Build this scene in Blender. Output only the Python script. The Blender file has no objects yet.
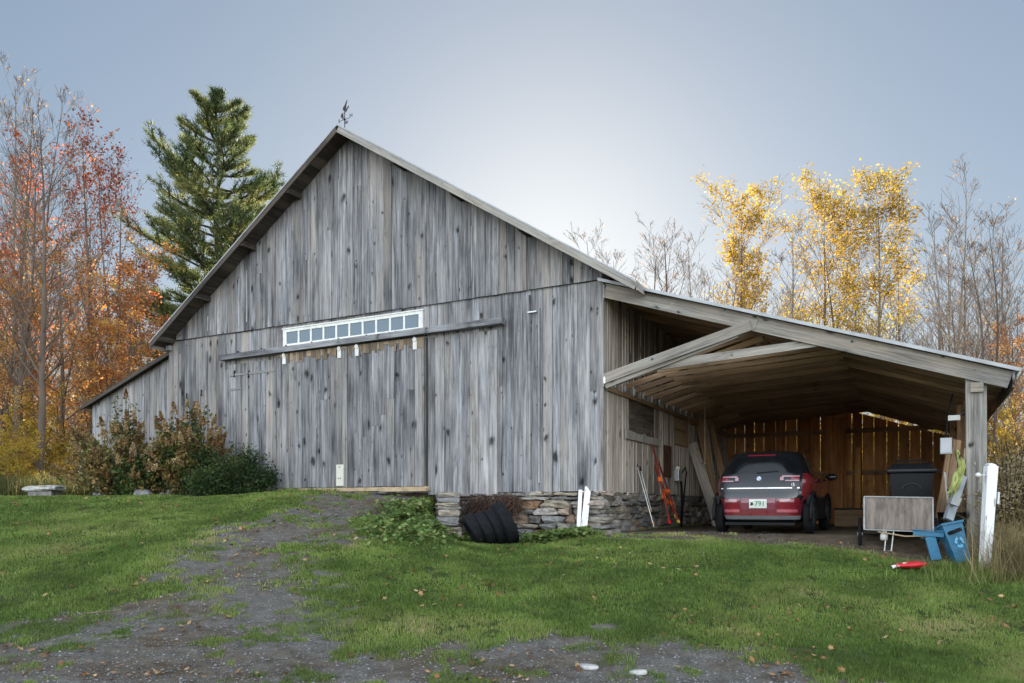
import bpy, bmesh, math, random
import numpy as np
from mathutils import Vector, Matrix
random.seed(7); RNG = np.random.default_rng(7)
R_ = math.radians
sc = bpy.context.scene
COL = sc.collection
# ---------------------------------------------------------------- camera
F = 780.0; HY = 508.0; CAMZ = 1.6
cd = bpy.data.cameras.new('camera'); cam = bpy.data.objects.new('camera', cd); COL.objects.link(cam)
cam.location = (0, 0, CAMZ); cam.rotation_euler = (R_(90), 0, 0)
cd.sensor_width = 36.0; cd.lens = 36.0*F/1024; cd.shift_y = (HY-341.5)/1024; cd.clip_end = 3000; cd.clip_start = .1
sc.camera = cam
# ---------------------------------------------------------------- sky, sun, exposure
SUN_EL, SUN_AZ = R_(18.3), R_(3.0)
w = bpy.data.worlds.new('World'); sc.world = w; w.use_nodes = True
nt = w.node_tree; bg = nt.nodes['Background']
sky = nt.nodes.new('ShaderNodeTexSky'); sky.sky_type = 'NISHITA'; sky.sun_disc = False
sky.sun_elevation = SUN_EL; sky.sun_rotation = SUN_AZ; sky.air_density = 1.0; sky.dust_density = 0.5; sky.ozone_density = 1.6
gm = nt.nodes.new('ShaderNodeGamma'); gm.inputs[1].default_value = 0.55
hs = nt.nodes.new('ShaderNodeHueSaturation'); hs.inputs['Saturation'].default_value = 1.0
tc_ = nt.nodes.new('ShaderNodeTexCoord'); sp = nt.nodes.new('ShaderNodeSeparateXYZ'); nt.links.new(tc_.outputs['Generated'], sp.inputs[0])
mr = nt.nodes.new('ShaderNodeMapRange'); mr.interpolation_type = 'SMOOTHSTEP'   # sky gain added behind the camera as fill for the shaded barn front
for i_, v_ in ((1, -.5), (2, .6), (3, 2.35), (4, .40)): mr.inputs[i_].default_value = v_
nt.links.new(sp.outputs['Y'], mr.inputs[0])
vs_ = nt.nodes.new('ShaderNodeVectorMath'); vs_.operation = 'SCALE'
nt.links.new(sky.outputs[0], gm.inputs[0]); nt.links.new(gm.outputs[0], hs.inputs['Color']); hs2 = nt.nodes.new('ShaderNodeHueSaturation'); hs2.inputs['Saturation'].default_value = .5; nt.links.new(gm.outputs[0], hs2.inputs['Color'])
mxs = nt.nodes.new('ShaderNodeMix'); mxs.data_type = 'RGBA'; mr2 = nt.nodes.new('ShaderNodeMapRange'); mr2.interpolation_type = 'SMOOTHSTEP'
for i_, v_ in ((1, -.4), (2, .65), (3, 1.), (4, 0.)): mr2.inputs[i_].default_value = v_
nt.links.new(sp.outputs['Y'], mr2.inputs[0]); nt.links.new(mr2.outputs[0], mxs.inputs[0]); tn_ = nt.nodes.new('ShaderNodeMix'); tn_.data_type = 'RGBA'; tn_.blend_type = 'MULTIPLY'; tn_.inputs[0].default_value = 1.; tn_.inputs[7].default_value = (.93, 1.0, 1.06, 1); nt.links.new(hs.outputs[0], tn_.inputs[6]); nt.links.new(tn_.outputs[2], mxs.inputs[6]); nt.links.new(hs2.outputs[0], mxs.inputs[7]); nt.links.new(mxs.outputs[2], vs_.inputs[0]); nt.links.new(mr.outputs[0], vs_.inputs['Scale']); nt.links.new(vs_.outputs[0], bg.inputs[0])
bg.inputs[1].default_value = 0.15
sl = bpy.data.lights.new('sun', 'SUN'); sl.energy = 5.0; sl.angle = R_(0.5); sl.color = (1, .86, .68)
so = bpy.data.objects.new('sun', sl); COL.objects.link(so)
sd = Vector((math.sin(SUN_AZ)*math.cos(SUN_EL), math.cos(SUN_AZ)*math.cos(SUN_EL), math.sin(SUN_EL)))
so.rotation_euler = sd.to_track_quat('Z', 'Y').to_euler()
sc.view_settings.view_transform = 'Standard'; sc.view_settings.look = 'None'
sc.view_settings.exposure = 1.9; sc.view_settings.gamma = 1.0; sc.view_settings.use_curve_mapping = False
sc.render.engine = 'CYCLES'
sc.cycles.transparent_max_bounces = 8
# ---------------------------------------------------------------- barn frame
ANG = -math.atan2(.4616, .887)
CX, CY = 1.797, 15.4
def bw(lx, ly):   # barn frame to world
    c, s = math.cos(ANG), math.sin(ANG)
    return CX+c*lx-s*ly, CY+s*lx+c*ly
def wb(X, Y):
    c, s = math.cos(ANG), math.sin(ANG); dx, dy = X-CX, Y-CY
    return c*dx+s*dy, -s*dx+c*dy
def at(px, Y): return (px-512)/F*Y
def zt(py, Y): return CAMZ+(HY-py)*Y/F
# ---------------------------------------------------------------- noise
_perm = np.random.default_rng(3).random((256, 256))
def vn(x, y):
    x = np.asarray(x, float); y = np.asarray(y, float)
    xi = np.floor(x).astype(int); yi = np.floor(y).astype(int); fx = x-xi; fy = y-yi
    fx = fx*fx*(3-2*fx); fy = fy*fy*(3-2*fy)
    g = lambda a, b: _perm[a & 255, b & 255]
    return (g(xi, yi)*(1-fx)+g(xi+1, yi)*fx)*(1-fy)+(g(xi, yi+1)*(1-fx)+g(xi+1, yi+1)*fx)*fy
def fbm(x, y, o=4):
    s = 0; a = .5; t = 0
    for i in range(o):
        s = s+a*vn(x*2**i+17*i, y*2**i+31*i); t += a; a *= .55
    return s/t
def ss(a, b, x):
    t = np.clip((np.asarray(x, float)-a)/(b-a), 0, 1); return t*t*(3-2*t)
# ---------------------------------------------------------------- ground height and cover
def softcap(v, c, k=.25):
    v = np.asarray(v, float); return -k*np.log(np.exp(-v/k)+np.exp(-c/k))
def gz(X, Y):
    X = np.asarray(X, float); Y = np.asarray(Y, float)
    rise = .9*np.log1p(np.exp((Y-7)/.9))
    capL = 1.86+.22*np.exp(-((X+3.6)/3.2)**2)
    zl = softcap(.178*rise, capL, .12)
    zr = softcap(.158*rise, 1.13, .10)
    dip = -.20*np.exp(-((X+.3)/1.6)**2)*ss(9.5, 15, Y)
    zr = zr+dip
    wd = np.clip((16.2-Y)*.42, .16, 3.0)
    c = np.where(Y > 16, -1.62, -1.62+ (16-Y)*.10)
    wr = ss(-1, 1, (X-c)/wd)
    z = zl*(1-wr)+zr*wr
    z = z+ (fbm(X*.7, Y*.7, 3)-.5)*.10*ss(60, 20, Y)+(fbm(X*3, Y*3, 3)-.5)*.035*ss(40, 15, Y)
    lx, ly = wb(X, Y)
    ins = ss(-.3, .5, lx)*ss(-.2, .6, ly)*ss(13, 12, ly)*ss(8.2, 7.2, lx)
    z = z*(1-ins)+(1.12+(fbm(X*2, Y*2, 2)-.5)*.02)*ins
    z = z+ss(22, 70, np.hypot(X, Y))*1.2*ss(-5, -30, X) + ss(30, 200, Y)*2.0
    return z
def gz1(x, y): return float(gz(np.array([x]), np.array([y]))[0])
def gravel(X, Y):
    """1 = gravel, 0 = grass"""
    X = np.asarray(X, float); Y = np.asarray(Y, float)
    n = fbm(X*.9+5, Y*.9, 5)-.5; n2 = fbm(X*3.1, Y*3.1+9, 4)-.5
    cl = np.interp(Y, [6, 8, 10, 12, 13.5, 15, 17, 19], [-6.5, -5.0, -4.4, -5.2, -5.2, -4.1, -3.9, -4.2])
    cr = np.interp(Y, [6, 8, 10, 12, 13.5, 15, 17, 19], [-.9, -1.6, -2.2, -2.8, -2.9, -2.6, -2.2, -2.0])
    band = np.minimum(X-cl, cr-X)
    low = (7.75+.35*np.exp(-((X-1.2)/1.6)**2)*1.0+ .25*(X < -2)-Y)*1.1
    low = np.where(X > 1.3, low-(X-1.3)*.7, low)
    v = np.maximum(band, low)+n*3.0+n2*2.2+(fbm(X*9, Y*9, 2)-.5)*.8
    g = ss(-.35, .45, v)
    lx, ly = wb(X, Y)
    ins = ss(-.1, .3, lx)*ss(-1.0, -.1, ly+n*2.0)*ss(7.4, 7.0, lx)
    bare = ss(.25, .75, fbm(X*.6+40, Y*.6+3, 4)+.35*ss(9.5, 7.5, Y)-.28)*.35*(X < 3.5)
    return np.maximum(np.maximum(g, ins), 0), np.clip(np.maximum(bare*(1-g), ins), 0, 1)
# ---------------------------------------------------------------- mesh helpers
def tag(o, label=None, cat=None, group=None, kind=None):
    if label: o['label'] = label
    if cat: o['category'] = cat
    if group: o['group'] = group
    if kind: o['kind'] = kind
    return o
def thing(name, label, cat, loc=(0, 0, 0), rz=0, group=None):
    o = bpy.data.objects.new(name, None); COL.objects.link(o); o.location = loc; o.rotation_euler = (0, 0, rz); o.empty_display_size = .2
    return tag(o, label, cat, group)
class MB:
    def __init__(s, base=(0, 0, 0)): s.V = []; s.F = []; s.T = []; s.G = []; s.base = base; s.n = 0; s.sm = False
    def add(s, vs, fs, tone=.5, gc=None):
        k = s.n
        for v in vs: s.V.append((v[0]-s.base[0], v[1]-s.base[1], v[2]-s.base[2]))
        for f in fs: s.F.append([k+i for i in f]); s.T.append(tone)
        s.G.extend(gc if gc is not None else [tuple(v) for v in vs]); s.n += len(vs)
    def hexa(s, P, tone=None, axis=None):
        """P: 8 points, bottom 4 (ccw) then top 4"""
        if tone is None: tone = random.random()
        P = [Vector(p) for p in P]
        ex = (P[1]-P[0]).length; ey = (P[3]-P[0]).length; ez = (P[4]-P[0]).length
        o = (random.uniform(0, 90), random.uniform(0, 90), random.uniform(0, 9))
        order = sorted([(ex, 0), (ey, 1), (ez, 2)], reverse=True) if axis is None else None
        L = [ex, ey, ez]; ids = [b for a, b in order]
        loc = [(0, 0, 0), (1, 0, 0), (1, 1, 0), (0, 1, 0), (0, 0, 1), (1, 0, 1), (1, 1, 1), (0, 1, 1)]
        gc = []
        for q in loc:
            c = [q[i]*L[i] for i in range(3)]
            gc.append((o[0]+c[ids[0]], o[1]+c[ids[1]], o[2]+c[ids[2]]))
        s.add(P, [(0, 3, 2, 1), (4, 5, 6, 7), (0, 1, 5, 4), (1, 2, 6, 5), (2, 3, 7, 6), (3, 0, 4, 7)], tone, gc)
    def box(s, x0, x1, y0, y1, z0, z1, tone=None):
        s.hexa([(x0, y0, z0), (x1, y0, z0), (x1, y1, z0), (x0, y1, z0), (x0, y0, z1), (x1, y0, z1), (x1, y1, z1), (x0, y1, z1)], tone)
    def beam(s, p0, p1, w, h, tone=None, up=(0, 0, 1), w1=None, h1=None):
        """bar from p0 to p1 (centre line), w across, h along up"""
        p0 = Vector(p0); p1 = Vector(p1); d = (p1-p0).normalized(); u = Vector(up)
        if abs(d.dot(u)) > .98: u = Vector((1, 0, 0))
        a = d.cross(u).normalized(); u = a.cross(d).normalized()
        w1 = w if w1 is None else w1; h1 = h if h1 is None else h1
        q = [p0-a*w/2-u*h/2, p1-a*w1/2-u*h1/2, p1+a*w1/2-u*h1/2, p0+a*w/2-u*h/2, p0-a*w/2+u*h/2, p1-a*w1/2+u*h1/2, p1+a*w1/2+u*h1/2, p0+a*w/2+u*h/2]
        s.hexa(q, tone)
    def tube(s, pts, r, n=8, tone=.5, caps=True):
        pts = [Vector(p) for p in pts]; rs = r if isinstance(r, (list, tuple)) else [r]*len(pts)
        vs = []; prev = None
        for i, p in enumerate(pts):
            d = (pts[min(i+1, len(pts)-1)]-pts[max(i-1, 0)]).normalized()
            if prev is None:
                a = d.cross(Vector((0, 0, 1)));
                if a.length < .05: a = d.cross(Vector((1, 0, 0)))
            else: a = prev-d*prev.dot(d)
            a.normalize(); prev = a; b = d.cross(a)
            for k in range(n):
                t = 2*math.pi*k/n; vs.append(p+(a*math.cos(t)+b*math.sin(t))*rs[i])
        fs = []
        for i in range(len(pts)-1):
            for k in range(n):
                k2 = (k+1) % n; fs.append((i*n+k, i*n+k2, (i+1)*n+k2, (i+1)*n+k))
        if caps: fs.append(tuple(reversed(range(n)))); fs.append(tuple(range((len(pts)-1)*n, len(pts)*n)))
        s.add(vs, fs, tone)
    def lathe(s, prof, c=(0, 0, 0), axis='z', n=24, tone=.5, M=None, closed=False):
        vs = []; fs = []
        for r, h in prof:
            for k in range(n):
                t = 2*math.pi*k/n; q = Vector((r*math.cos(t), r*math.sin(t), h))
                if axis == 'x': q = Vector((q.z, q.x, q.y))
                if axis == 'y': q = Vector((q.x, q.z, q.y))
                if M is not None: q = M @ q
                vs.append(q+Vector(c))
        m = len(prof); rng = m if closed else m-1
        for i in range(rng):
            j = (i+1) % m
            for k in range(n):
                k2 = (k+1) % n; fs.append((i*n+k, i*n+k2, j*n+k2, j*n+k))
        s.add(vs, fs, tone)
    def prism(s, poly, o, ax, ay, az, depth, tone=.5):
        """poly 2D extruded: o + x*ax + y*ay, thickness depth along az"""
        o, ax, ay, az = map(Vector, (o, ax, ay, az)); n = len(poly)
        a = [o+ax*p[0]+ay*p[1] for p in poly]; b = [v+az*depth for v in a]
        fs = [tuple(reversed(range(n))), tuple(range(n, 2*n))]+[(i, (i+1) % n, n+(i+1) % n, n+i) for i in range(n)]
        s.add(a+b, fs, tone)
    def build(s, name, mat, parent=None, smooth=False, bevel=0, sub=0, auto=False):
        me = bpy.data.meshes.new(name); me.from_pydata(s.V, [], s.F); me.validate(clean_customdata=False)
        if len(me.polygons) == len(s.T):
            a = me.attributes.new('tone', 'FLOAT', 'FACE'); a.data.foreach_set('value', s.T)
        g = me.attributes.new('gc', 'FLOAT_VECTOR', 'POINT'); g.data.foreach_set('vector', np.array(s.G, np.float32).ravel())
        bm = bmesh.new(); bm.from_mesh(me); bmesh.ops.recalc_face_normals(bm, faces=bm.faces)
        if bevel: bmesh.ops.bevel(bm, geom=bm.edges[:], offset=bevel, segments=2, affect='EDGES', profile=.6)
        bm.to_mesh(me); bm.free()
        me.materials.append(mat)
        if smooth: me.shade_smooth()
        if auto:
            try: me.set_sharp_from_angle(angle=R_(38))
            except Exception: pass
        o = bpy.data.objects.new(name, me); COL.objects.link(o)
        if parent is not None: o.parent = parent
        if sub:
            m = o.modifiers.new('s', 'SUBSURF'); m.levels = sub; m.render_levels = sub
        return o
def np_mesh(name, V, Fc, tone, mat, parent=None, loc=None):
    """V (n,3), Fc (m,k) constant size"""
    me = bpy.data.meshes.new(name); V = np.asarray(V, np.float32); Fc = np.asarray(Fc, np.int32)
    if loc is not None: V = V-np.array(loc, np.float32)
    m, k = Fc.shape
    me.vertices.add(len(V)); me.vertices.foreach_set('co', V.ravel())
    me.loops.add(m*k); me.loops.foreach_set('vertex_index', Fc.ravel())
    me.polygons.add(m); me.polygons.foreach_set('loop_start', np.arange(0, m*k, k, dtype=np.int32))
    me.polygons.foreach_set('loop_total', np.full(m, k, np.int32))
    me.update(calc_edges=True)
    if tone is not None:
        a = me.attributes.new('tone', 'FLOAT', 'FACE'); a.data.foreach_set('value', np.asarray(tone, np.float32))
    me.materials.append(mat)
    o = bpy.data.objects.new(name, me); COL.objects.link(o)
    if parent is not None: o.parent = parent
    if loc is not None: o.location = loc
    return o
def copy_tree(o, parent=None):
    c = o.copy(); COL.objects.link(c); c.parent = parent
    for ch in list(o.children): copy_tree(ch, c)
    return c
# ---------------------------------------------------------------- materials
class NT:
    def __init__(s, name):
        s.m = bpy.data.materials.new(name); s.m.use_nodes = True; s.t = s.m.node_tree
        s.b = s.t.nodes['Principled BSDF']; s.out = s.t.nodes['Material Output']
    def n(s, typ, **kw):
        x = s.t.nodes.new(typ)
        for k, v in kw.items(): setattr(x, k, v)
        return x
    def l(s, a, b): s.t.links.new(a, b)
    def mapping(s, vec, scale, loc=(0, 0, 0)):
        m = s.n('ShaderNodeMapping'); m.inputs['Scale'].default_value = scale; m.inputs['Location'].default_value = loc; s.l(vec, m.inputs[0]); return m.outputs[0]
    def noise(s, vec, scale, detail=4, rough=.55, dist=0):
        x = s.n('ShaderNodeTexNoise'); x.inputs['Scale'].default_value = scale; x.inputs['Detail'].default_value = detail
        x.inputs['Roughness'].default_value = rough; x.inputs['Distortion'].default_value = dist; s.l(vec, x.inputs['Vector']); return x.outputs[0]
    def ramp(s, v, stops):
        x = s.n('ShaderNodeValToRGB'); s.l(v, x.inputs[0]); e = x.color_ramp.elements
        while len(e) < len(stops): e.new(.5)
        for i, (p, c) in enumerate(stops):
            e[i].position = p; e[i].color = (c, c, c, 1) if isinstance(c, (int, float)) else (*c, 1)
        return x.outputs[0]
    def mul(s, a, b, f=1.0): return s.mix(a, b, f, 'MULTIPLY')
    def mix(s, a, b, f=.5, mode='MIX'):
        x = s.n('ShaderNodeMix', data_type='RGBA', blend_type=mode)
        for i, v in ((0, f), (6, a), (7, b)):
            if hasattr(v, 'links') or hasattr(v, 'is_output'): s.l(v, x.inputs[i])
            elif i == 0: x.inputs[0].default_value = v
            else: x.inputs[i].default_value = (*v, 1) if not isinstance(v, float) else (v, v, v, 1)
        return x.outputs[2]
    def math(s, op, a, b=0.):
        x = s.n('ShaderNodeMath', operation=op)
        for i, v in enumerate((a, b)):
            if hasattr(v, 'is_output'): s.l(v, x.inputs[i])
            else: x.inputs[i].default_value = v
        return x.outputs[0]
    def attr(s, nm, o=2): x = s.n('ShaderNodeAttribute', attribute_name=nm); return x.outputs['Fac'] if o == 2 else x.outputs['Vector']
    def obj(s): return s.n('ShaderNodeTexCoord').outputs['Object']
    def col(s, c): s.l(c, s.b.inputs['Base Color'])
    def bump(s, h, st=.3, d=.01):
        x = s.n('ShaderNodeBump'); x.inputs['Strength'].default_value = st; x.inputs['Distance'].default_value = d; s.l(h, x.inputs['Height']); s.l(x.outputs[0], s.b.inputs['Normal'])
    def set(s, **k):
        for a, v in k.items(): s.b.inputs[a.replace('_', ' ')].default_value = v
def wood(name, dark, lite, warm, rough=.85, knot=1.0, tonerange=(.62, 1.2), bump=.5, wear=0.0, stain=.6):
    s = NT(name); g = s.attr('gc', 1); t = s.attr('tone')
    fine = s.noise(s.mapping(g, (1.6, 60, 60)), 1, 6, .65)
    med = s.noise(s.mapping(g, (.55, 13, 3)), 1, 5, .6, .3)
    big = s.noise(s.mapping(g, (.45, 1.6, 1)), 1, 4, .6)
    c = s.ramp(s.math('ADD', s.math('MULTIPLY', fine, .5), s.math('MULTIPLY', med, .5)), [(.37, dark), (.50, tuple(a*.45+b*.55 for a, b in zip(dark, lite))), (.60, lite)])
    # warm / cool drift between boards
    wn = s.n('ShaderNodeTexWhiteNoise', noise_dimensions='1D'); s.l(t, wn.inputs['W'])
    c = s.mix(c, warm, s.math('MULTIPLY', s.math('MULTIPLY', wn.outputs[0], s.ramp(big, [(.35, 0.), (.7, 1.)])), .75))
    tn = s.ramp(t, [(0, tonerange[0]), (1, tonerange[1])]); c = s.mul(c, tn)
    c = s.mul(c, s.ramp(big, [(.3, 1-stain*.75), (.5, .95), (.75, 1.2)]))
    if knot:
        gv = s.mapping(g, (1.9, 3.2, 0))
        dn = s.n('ShaderNodeTexNoise')
        add = s.n('ShaderNodeVectorMath', operation='ADD'); s.l(gv, add.inputs[0])
        sub = s.n('ShaderNodeVectorMath', operation='SCALE'); dn.inputs['Scale'].default_value = 1; dn.inputs['Detail'].default_value = 4; s.l(s.mapping(g, (6, 11, 9)), dn.inputs['Vector']); s.l(dn.outputs['Color'], sub.inputs[0]); sub.inputs['Scale'].default_value = .42; s.l(sub.outputs[0], add.inputs[1])
        vo = s.n('ShaderNodeTexVoronoi', voronoi_dimensions='2D'); vo.inputs['Scale'].default_value = 1; s.l(add.outputs[0], vo.inputs['Vector'])
        sz = s.ramp(vo.outputs['Color'], [(.42, 0.), (.7, .30), (.95, 1.)])
        d = s.math('DIVIDE', vo.outputs['Distance'], s.math('ADD', s.math('MULTIPLY', sz, .44), .004))
        k = s.ramp(d, [(.22, .14), (.42, .45), (.6, .80), (1., 1.)])
        c = s.mix(c, s.mul(c, k), min(1., knot))
    if knot:   # larger irregular weather stains round some of the knots and along the grain
        bl = s.noise(s.mapping(g, (1.1, 3.4, .5), (7, 3, 0)), 1, 6, .72, .8)
        c = s.mul(c, s.ramp(bl, [(.22, .30), (.36, .80), (.46, 1.), (.62, 1.), (.74, 1.35)]))
    s.col(c); s.set(Roughness=rough); s.b.inputs['Specular IOR Level'].default_value = .25
    s.bump(s.math('ADD', fine, med), bump, .006)
    return s.m
def plain(name, c, rough=.6, metal=0., var=.15, scale=6., bump=0., coat=0., spec=.5, c2=None, det=5):
    s = NT(name); o = s.obj(); nz = s.noise(o, scale, det)
    a = tuple(x*(1-var) for x in c); b = c2 or tuple(min(1, x*(1+var)) for x in c)
    s.col(s.ramp(nz, [(.35, a), (.65, b)])); s.set(Roughness=rough, Metallic=metal); s.b.inputs['Coat Weight'].default_value = coat; s.b.inputs['Specular IOR Level'].default_value = spec
    if bump: s.bump(s.noise(o, scale*6, 5), bump, .01)
    return s.m
def leafm(name, stops, trans=.45, rough=.6):
    s = NT(name); t = s.attr('tone'); c = s.ramp(t, stops)
    nz = s.noise(s.obj(), 1.2, 3); c = s.mul(c, s.ramp(nz, [(.3, .7), (.7, 1.25)]))
    s.col(c); s.set(Roughness=rough); s.b.inputs['Specular IOR Level'].default_value = .2
    tr = s.n('ShaderNodeBsdfTranslucent'); s.l(c, tr.inputs[0]); mx = s.n('ShaderNodeMixShader'); mx.inputs[0].default_value = trans
    s.l(s.b.outputs[0], mx.inputs[1]); s.l(tr.outputs[0], mx.inputs[2]); s.l(mx.outputs[0], s.out.inputs[0]); return s.m
M = {}
M['wall'] = wood('weathered_grey_boards', (.055, .056, .063), (.41, .412, .43), (.31, .26, .21), tonerange=(.74, 1.22), stain=.8)
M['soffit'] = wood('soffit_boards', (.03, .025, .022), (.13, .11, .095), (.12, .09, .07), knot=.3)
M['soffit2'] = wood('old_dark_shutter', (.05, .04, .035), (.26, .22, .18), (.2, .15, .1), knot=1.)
M['prot'] = wood('less_weathered_brown', (.05, .035, .025), (.36, .28, .20), (.42, .30, .18), knot=.5)
M['cartrim'] = plain('dull_aluminium', (.30, .31, .31), .5, .4, .2, 9)
M['wallb'] = wood('weathered_grey_boards_deep', (.045, .046, .053), (.38, .382, .40), (.28, .24, .20), knot=1.0, tonerange=(.74, 1.2), stain=.8)
M['side'] = wood('side_boards', (.24, .20, .165), (.62, .56, .49), (.46, .37, .28), knot=.8)
M['trim'] = wood('weathered_trim', (.20, .195, .185), (.44, .42, .39), (.38, .32, .24), knot=.4, tonerange=(.8, 1.1), stain=.35)
M['lumber'] = wood('rafter_lumber', (.20, .125, .07), (.50, .335, .205), (.36, .22, .11), knot=.4, stain=.3)
M['beam'] = wood('front_truss_lumber', (.11, .10, .09), (.38, .365, .335), (.36, .29, .21), knot=1., tonerange=(.85, 1.1), stain=.5)
M['back'] = wood('back_wall_boards', (.24, .09, .03), (.60, .28, .11), (.58, .33, .13), knot=.5, stain=.5)
M['dark'] = plain('dark_void', (.02, .018, .016), .95)  # near-black sheets behind the boards stand in for the unlit interior
M['metalroof'] = plain('roof_metal', (.30, .31, .32), .45, .6, .15, 3)
M['white'] = plain('white_paint', (.74, .74, .70), .6, 0, .10, 9)
M['galv'] = plain('galvanised', (.55, .56, .57), .4, .7, .1, 20)
M['black'] = plain('black_plastic', (.006, .0065, .0075), .55, 0, .2, 5, 0, 0, .2)
M['rubber'] = plain('tyre_rubber', (.010, .011, .013), .8, 0, .3, 12, .2, 0, .2)
M['iron'] = plain('black_iron', (.02, .02, .022), .5, .5)
M['skired'] = plain('worn_dark_red', (.20, .03, .02), .5, 0, .4, 14)
M['red'] = plain('red_plastic', (.50, .015, .012), .3, 0, .1)
M['orange'] = plain('orange_plastic', (.85, .16, .02), .4, 0, .1)
M['yellow'] = plain('yellow_paint', (.6, .38, .05), .5, 0, .2)
M['blue'] = plain('blue_plastic', (.022, .15, .27), .45, 0, .15, 8)
M['bluelt'] = plain('blue_mark', (.16, .48, .72), .5, 0, .1, 8)
M['tan'] = plain('raw_tan_wood', (.42, .32, .2), .8, 0, .2, 8)
# ================================================================ SETTING: ground sheet
def axis_lines(lo, hi, step, far):
    a = list(np.arange(lo, hi+1e-6, step)); d = step
    l = [];x = lo
    while x > -far: d *= 1.18; x -= d; l.append(x)
    d = step; r = []; x = hi
    while x < far: d *= 1.18; x += d; r.append(x)
    return np.array(l[::-1]+a+r)
gx = axis_lines(-15, 12, .075, 900); gy = axis_lines(5.5, 22, .075, 1200)
GXX, GYY = np.meshgrid(gx, gy)
Z = gz(GXX, GYY); gm_, bare_ = gravel(GXX, GYY)
micro = (fbm(GXX*9, GYY*9, 3)-.5)*.03*np.maximum(gm_, .3)*ss(24, 20, GYY)*ss(-16, -14, GXX)
Z = Z+micro
nx, ny = len(gx), len(gy)
V = np.stack([GXX, GYY, Z], -1).reshape(-1, 3)
ii = (np.arange(ny-1)[:, None]*nx+np.arange(nx-1)[None]).ravel()
Fc = np.stack([ii, ii+1, ii+nx+1, ii+nx], -1)
s = NT('ground_soil')
o = s.obj(); ga = s.attr('gravel'); ba = s.attr('bare')
gv = s.noise(o, 38, 4, .7); gv2 = s.noise(o, 5, 5, .6)
vo = s.n('ShaderNodeTexVoronoi'); vo.inputs['Scale'].default_value = 60; s.l(o, vo.inputs['Vector'])
gcol = s.ramp(gv, [(.3, (.07, .062, .052)), (.5, (.155, .14, .122)), (.7, (.26, .24, .215))])
gcol = s.mix(gcol, s.ramp(vo.outputs['Color'], [(0, (.09, .083, .074)), (.8, (.20, .185, .165)), (1, (.32, .30, .28))]), .45)
gcol = s.mul(gcol, s.ramp(gv2, [(.3, .62), (.7, 1.15)]))
soil = s.ramp(gv2, [(.3, (.065, .046, .03)), (.7, (.15, .115, .075))])
gcol = s.mix(gcol, soil, s.ramp(s.noise(o, .9, 5, .6), [(.46, 0.), (.62, .85)]))
gr = s.ramp(s.noise(o, 16, 5, .7), [(.3, (.028, .04, .012)), (.6, (.06, .085, .022)), (.8, (.13, .11, .05))])
gr = s.mix(gr, s.mix(soil, gcol, .6), ba); gcol = s.mix(gcol, soil, s.math('MULTIPLY', ba, .85))
s.col(s.mix(gr, gcol, ga)); s.set(Roughness=.95); s.b.inputs['Specular IOR Level'].default_value = .1
s.bump(s.math('ADD', gv, vo.outputs['Distance']), .7, .012)
ground = np_mesh('ground', V, Fc, None, s.m)
for nm, ar in (('gravel', gm_), ('bare', bare_)):
    a = ground.data.attributes.new(nm, 'FLOAT', 'POINT'); a.data.foreach_set('value', ar.ravel().astype(np.float32))
ground.data.shade_smooth(); tag(ground, kind='structure')
# ---------------------------------------------------------------- pebbles
def pebbles(n, seed):
    r = np.random.default_rng(seed); X = r.uniform(-8.5, 5, n*3); Y = 6.3+(r.random(n*3)**1.6)*12.5
    g, b = gravel(X, Y); keep = (g > r.random(n*3)*.9+.1) & ((Y < 15.6) | (X < -2)); X, Y = X[keep][:n], Y[keep][:n]; n = len(X)
    sz = .003+.010*r.random(n)**4*1.5; z = gz(X, Y)
    base = np.array([(1, 0, 0), (0, 1, 0), (-1, 0, 0), (0, -1, 0), (0, 0, .7), (0, 0, -.4)], float)
    a = r.uniform(0, 6.28, n); c, s_ = np.cos(a), np.sin(a)
    P = base[None]*(sz[:, None, None]*r.uniform(.6, 1.4, (n, 6, 1)))
    Q = np.empty_like(P); Q[..., 0] = P[..., 0]*c[:, None]-P[..., 1]*s_[:, None]; Q[..., 1] = P[..., 0]*s_[:, None]+P[..., 1]*c[:, None]; Q[..., 2] = P[..., 2]
    Q += np.stack([X, Y, z+sz*.3], -1)[:, None]
    f = np.array([(0, 1, 4), (1, 2, 4), (2, 3, 4), (3, 0, 4)])
    return Q.reshape(-1, 3), (f[None]+6*np.arange(n)[:, None, None]).reshape(-1, 3), np.repeat(r.random(n), 4)
s = NT('pebble_stone'); s.col(s.ramp(s.attr('tone'), [(0, (.08, .076, .07)), (.6, (.19, .18, .168)), (.95, (.28, .27, .265)), (1, (.45, .44, .43))])); s.set(Roughness=.9)
V, Fc, T = pebbles(38000, 5)
tag(np_mesh('gravel', V, Fc, T, s.m), kind='stuff')
# ---------------------------------------------------------------- grass blades
def blades(X, Y, h, wd, r, lean=.5, zf=gz):
    n = len(X); z = zf(X, Y); a = r.uniform(0, 6.28, n); b = r.uniform(0, 6.28, n); ln = lean*h*r.random(n)
    dx, dy = np.cos(a)*wd/2, np.sin(a)*wd/2
    m = np.stack([X+np.cos(b)*ln*.35, Y+np.sin(b)*ln*.35, z+h*.6], -1)
    t = np.stack([X+np.cos(b)*ln*1.2, Y+np.sin(b)*ln*1.2, z+h*(1-.3*r.random(n)*lean)], -1)
    p0 = np.stack([X-dx, Y-dy, z-.01], -1); p1 = np.stack([X+dx, Y+dy, z-.01], -1)
    m0 = m-np.stack([dx, dy, 0*dx], -1)*.75; m1 = m+np.stack([dx, dy, 0*dx], -1)*.75
    V = np.stack([p0, p1, m1, m0, t], 1).reshape(-1, 3); k = 5*np.arange(n)[:, None]
    f = np.concatenate([k+np.array([[0, 1, 2]]), k+np.array([[0, 2, 3]]), k+np.array([[3, 2, 4]])], 1).reshape(-1, 3)
    return V, f
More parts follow.
